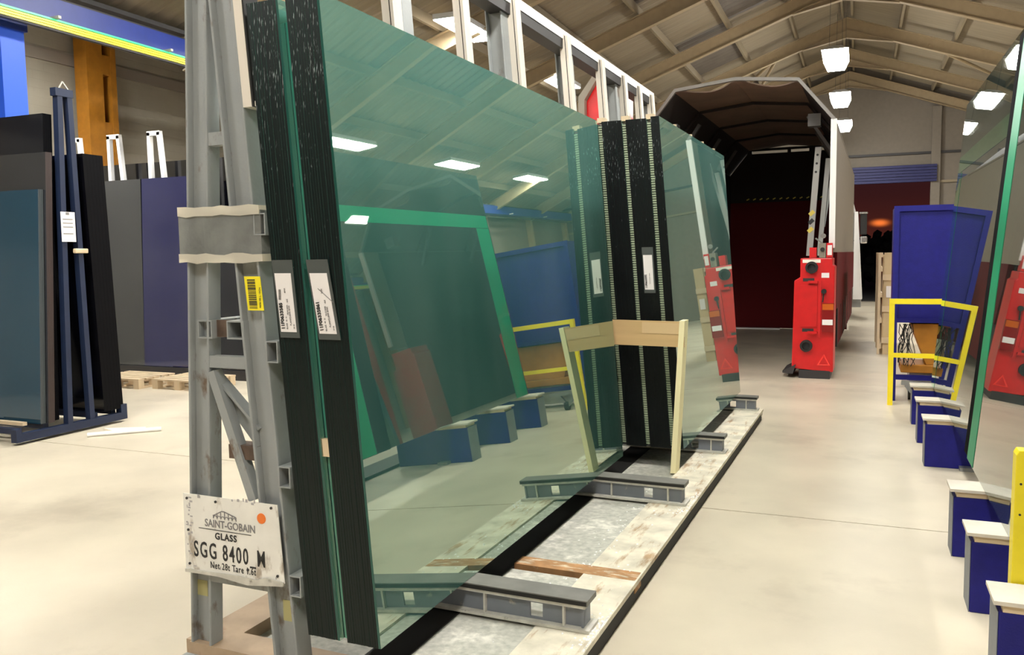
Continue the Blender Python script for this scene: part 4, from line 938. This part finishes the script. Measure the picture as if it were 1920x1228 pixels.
# lorry cab ahead
cb_ = T('lorry_cab', 'white lorry cab edge with big black and chrome mirror beyond the trailer', 'lorry', (-1.9, 25, 0), SKEW)
bm = B(); prism(bm, [(24.0, .55), (26.2, .55), (26.2, 1.5), (25.9, 3.0), (24.0, 3.1)], 'x', -3.1, -.62); cb_.part('cab_body', bm, M['white'], bevel=.05)
cb_.part('cab_step', box(B(), -.9, -.42, 24.6, 25.3, .30, .62), M['galv']); cb_.part('chassis', box(B(), -2.7, -1.0, 22.5, 26, .5, .9), M['darksteel'])
cb_.part('side_fairing', hexa(B(), [(-.60, 23.9, .55), (-.38, 23.9, .55), (-.38, 24.5, .55), (-.60, 24.5, .55)], [(-.60, 23.9, 2.85), (-.52, 23.9, 2.85), (-.52, 24.5, 2.85), (-.60, 24.5, 2.85)]), M['white'])
cb_.part('mirror_housing', box(B(), -.47, -.30, 24.3, 24.42, 2.25, 2.80), M['black'], bevel=.03); cb_.part('mirror_cap', box(B(), -.49, -.28, 24.28, 24.44, 2.80, 2.86), M['chrome'], bevel=.02)
cb_.part('lower_mirror', box(B(), -.46, -.28, 24.28, 24.42, 2.02, 2.22), M['chrome'], bevel=.04); cb_.part('mirror_arm', bar(B(), (-.62, 24.35, 2.1), (-.45, 24.35, 2.15), .04, .04), M['black'])
for s_ in (23.2, 25.2):
    for x_ in (-3.0, -1.0): cb_.part('wheel', tube(B(), (x_-.15, s_, .5), (x_+.15, s_, .5), .5, 20), M['black'])
for s_ in (19.4, 20.6):
    for x_ in (-3.52, -.44):
        pass
# red door leaf left of the trailer
rd = T('red_door_leaf', 'tall red panel with pale chamfered edge, seen behind the stillage uprights', 'panel', (-3.5, 12.1, 0))
bm = B(); prism(bm, [(-3.74, 0), (-3.12, 0), (-3.12, 4.36), (-3.52, 4.40), (-3.74, 4.06)], 'y', 12.05, 12.35); rd.part('leaf', bm, M['red'])
bm = B(); prism(bm, [(-3.84, 0), (-3.745, 0), (-3.745, 4.07), (-3.52, 4.41), (-3.56, 4.48), (-3.84, 4.12)], 'y', 11.95, 12.36); rd.part('rim', bm, M['truckwhite'])

# ================================================================== LEFT RACKS
lr = T('blue_rack', 'dark blue A-frame glass rack standing on the floor at far left', 'rack', (-8.3, 6.4, 0))
Bn = M['racknavy']
for x_ in (-7.70, -8.9):
    lr.part('foot_beam', box(B(), x_-.03, x_+.05, 5.66, 7.02, .03, .11), Bn)
    lr.part('leg', bar(B(), (x_+.01, 6.385, 3.58), (x_+.01, 6.285, .11), .07, .06, (0, 1, 0)), Bn)
    lr.part('leg', bar(B(), (x_+.01, 6.50, 3.56), (x_+.01, 6.56, .11), .07, .06, (0, 1, 0)), Bn)
    lr.part('head', box(B(), x_-.03, x_+.05, 6.33, 6.54, 3.52, 3.60), Bn)
    lr.part('end_stop', box(B(), x_-.03, x_+.05, 6.94, 7.02, .11, .20), Bn)
    lr.part('end_stop', box(B(), x_-.03, x_+.05, 5.66, 5.72, .11, .16), Bn)
for y_ in (5.75, 6.05, 6.66, 6.90): lr.part('long_beam', box(B(), -8.87, -7.73, y_-.03, y_+.03, .10, .155), Bn)
lr.part('hook', bar(B(), (-7.69, 6.40, 3.60), (-7.69, 6.45, 3.68), .01, .012), M['wornwhite']); lr.part('hook', bar(B(), (-7.69, 6.45, 3.68), (-7.69, 6.52, 3.60), .01, .012), M['wornwhite'])
def xpack(label, x0, x1, yb0, yb1, dtop, z0, z1, face, edge, n, group, name='glass_pack'):
    """pack whose face looks to -y; dtop = shift in y at the top"""
    t = T(name, label, 'glass pack', ((x0+x1)/2, yb0, z0), group=group)
    w_ = (yb1-yb0)/n
    for k in range(n):
        a, b_ = yb0+k*w_+.0006, yb0+(k+1)*w_-.0006
        bm = hexa(B(), [(x0, a, z0), (x1, a, z0), (x1, b_, z0), (x0, b_, z0)], [(x0, a+dtop, z1), (x1, a+dtop, z1), (x1, b_+dtop, z1), (x0, b_+dtop, z1)])
        bmesh.ops.recalc_face_normals(bm, faces=bm.faces)
        for f in bm.faces: f.material_index = 0 if abs(f.normal.y) > .7 else 1
        t.part('glass_sheet', bm, [face, edge])
    return t
GL = 'glass packs on the blue rack at left'
DE = M['ledge']
xpack('pale blue glass pack at far left, lowest and frontmost', -8.9, -7.70, 5.97, 6.03, .13, .16, 2.55, M['tblue'], mat('bluegrey_edges', (.06, .07, .075), .4), 4, GL)
xpack('dark slate glass pack at far left, standing behind the pale blue one', -8.9, -7.67, 6.035, 6.11, .15, .16, 2.93, M['tslate'], M['brown'], 4, GL)
xpack('almost black glass pack at far left, tallest of the three steps', -8.9, -7.74, 6.115, 6.22, .12, .16, 3.33, M['tgrey'], M['ledge'], 5, GL)
xpack('black glass pack leaning on the far side of the blue rack', -8.9, -7.66, 6.72, 6.98, -.10, .16, 2.96, M['tblack'], M['ledge'], 6, GL)
pp = T('hanging_paper', 'white printed sheet hanging on the end of the blue rack', 'paper', (-7.62, 6.35, 2.05))
pp.part('sheet', box(B(), -7.635, -7.632, 6.29, 6.46, 2.02, 2.33), M['paper'])
bm = B()
for z_ in (2.25, 2.21, 2.17, 2.10): box(bm, -7.631, -7.630, 6.31, 6.43, z_, z_+.008)
box(bm, -7.631, -7.630, 6.35, 6.39, 2.30, 2.325); pp.part('printed_lines', bm, M['inkg'])
single('wood_wedge', box(B(), -7.645, -7.60, 6.42, 6.58, 1.90, 1.95), M['wood'], 'small wooden wedge hung on the blue rack end', 'wedge', o=(-7.66, 6.5, 1.9), bevel=.01)
single('wood_stick', bar(B(), (-8.35, 5.87, .175), (-7.80, 5.87, .175), .05, .035), M['wood'], 'pale wooden batten lying across the foot of the blue rack', 'batten', o=(-8.1, 5.87, .155))
single('white_bar', tube(B(), (-7.35, 6.22, .022), (-6.85, 6.72, .022), .022, 10), M['white'], 'white plastic tube lying on the floor beside the blue rack', 'tube', o=(-7.1, 6.5, 0))
bm = B(); prism(bm, [(-7.5, 6.55), (-7.1, 6.75), (-7.0, 6.65), (-7.2, 6.45)], 'z', 0.0, .02); single('cardboard_scrap', bm, M['tape'], 'scrap of cream foil on the floor beside the white tube', 'scrap', o=(-7.2, 6.6, 0))
# second rack behind: white A-tops
fr_ = T('white_rack', 'rack with white inverted-U tops in front of the left wall', 'rack', (-10.2, 10.4, 0))
for x_ in (-12.08, -11.21, -10.35, -9.48, -8.6):
    bm = B(); a = x_
    hexa(bm, [(a-.12, 10.28, .15), (a-.06, 10.28, .15), (a-.06, 10.35, .15), (a-.12, 10.35, .15)], [(a-.13, 10.28, 3.84), (a-.07, 10.28, 3.84), (a-.07, 10.35, 3.84), (a-.13, 10.35, 3.84)])
    hexa(bm, [(a+.40, 10.28, .15), (a+.46, 10.28, .15), (a+.46, 10.35, .15), (a+.40, 10.35, .15)], [(a+.07, 10.28, 3.84), (a+.13, 10.28, 3.84), (a+.13, 10.35, 3.84), (a+.07, 10.35, 3.84)])
    box(bm, a-.13, a+.13, 10.28, 10.35, 3.79, 3.86)
    fr_.part('inverted_u_frame', bm, M['white'])
fr_.part('long_beam', box(B(), -12.2, -8.0, 9.95, 10.6, .0, .15), M['darksteel'])
GB = 'glass packs on the white-topped rack'
xpack('grey tinted glass pack beside the blue one, behind the blue rack', -11.75, -10.47, 10.00, 10.06, .10, .16, 3.10, M['tslate'], DE, 3, GB)
xpack('navy blue glass pack left of the grey stillage leg', -10.45, -9.35, 9.98, 10.04, .12, .16, 3.10, M['tnavy'], DE, 3, GB)
xpack('black glass pack topping the row behind the navy one', -12.3, -7.6, 10.62, 10.68, -.02, .16, 3.42, M['tblack'], DE, 3, GB)
xpack('dark glass pack seen between the grey stillage legs', -9.30, -7.7, 9.98, 10.04, .12, .16, 2.55, M['tgrey'], DE, 3, GB)
# pallets
def pallet(x0, y0, lab):
    t = T('pallet', lab, 'pallet', (x0+.4, y0+.3, 0), group='pallets under the glass')
    for k in range(5): t.part('deck_board', box(B(), x0, x0+.9, y0+.145*k, y0+.145*k+.11, .12, .142), M['wood'])
    for xx in (0, .4, .8):
        for yy in (0, .28, .58): t.part('foot_block', box(B(), x0+xx, x0+xx+.1, y0+yy, y0+yy+.1, .022, .12), M['wood'])
    for xx in (0, .4, .8): t.part('runner', box(B(), x0+xx, x0+xx+.1, y0, y0+.68, 0, .022), M['wood'])
pallet(-10.3, 8.85, 'pale wooden pallet left of the stillage leg, the left one')
pallet(-9.25, 8.95, 'pale wooden pallet just left of the stillage leg')
pallet(-8.75, 8.05+.0, 'wooden pallet half hidden behind the grey stillage leg') if False else None
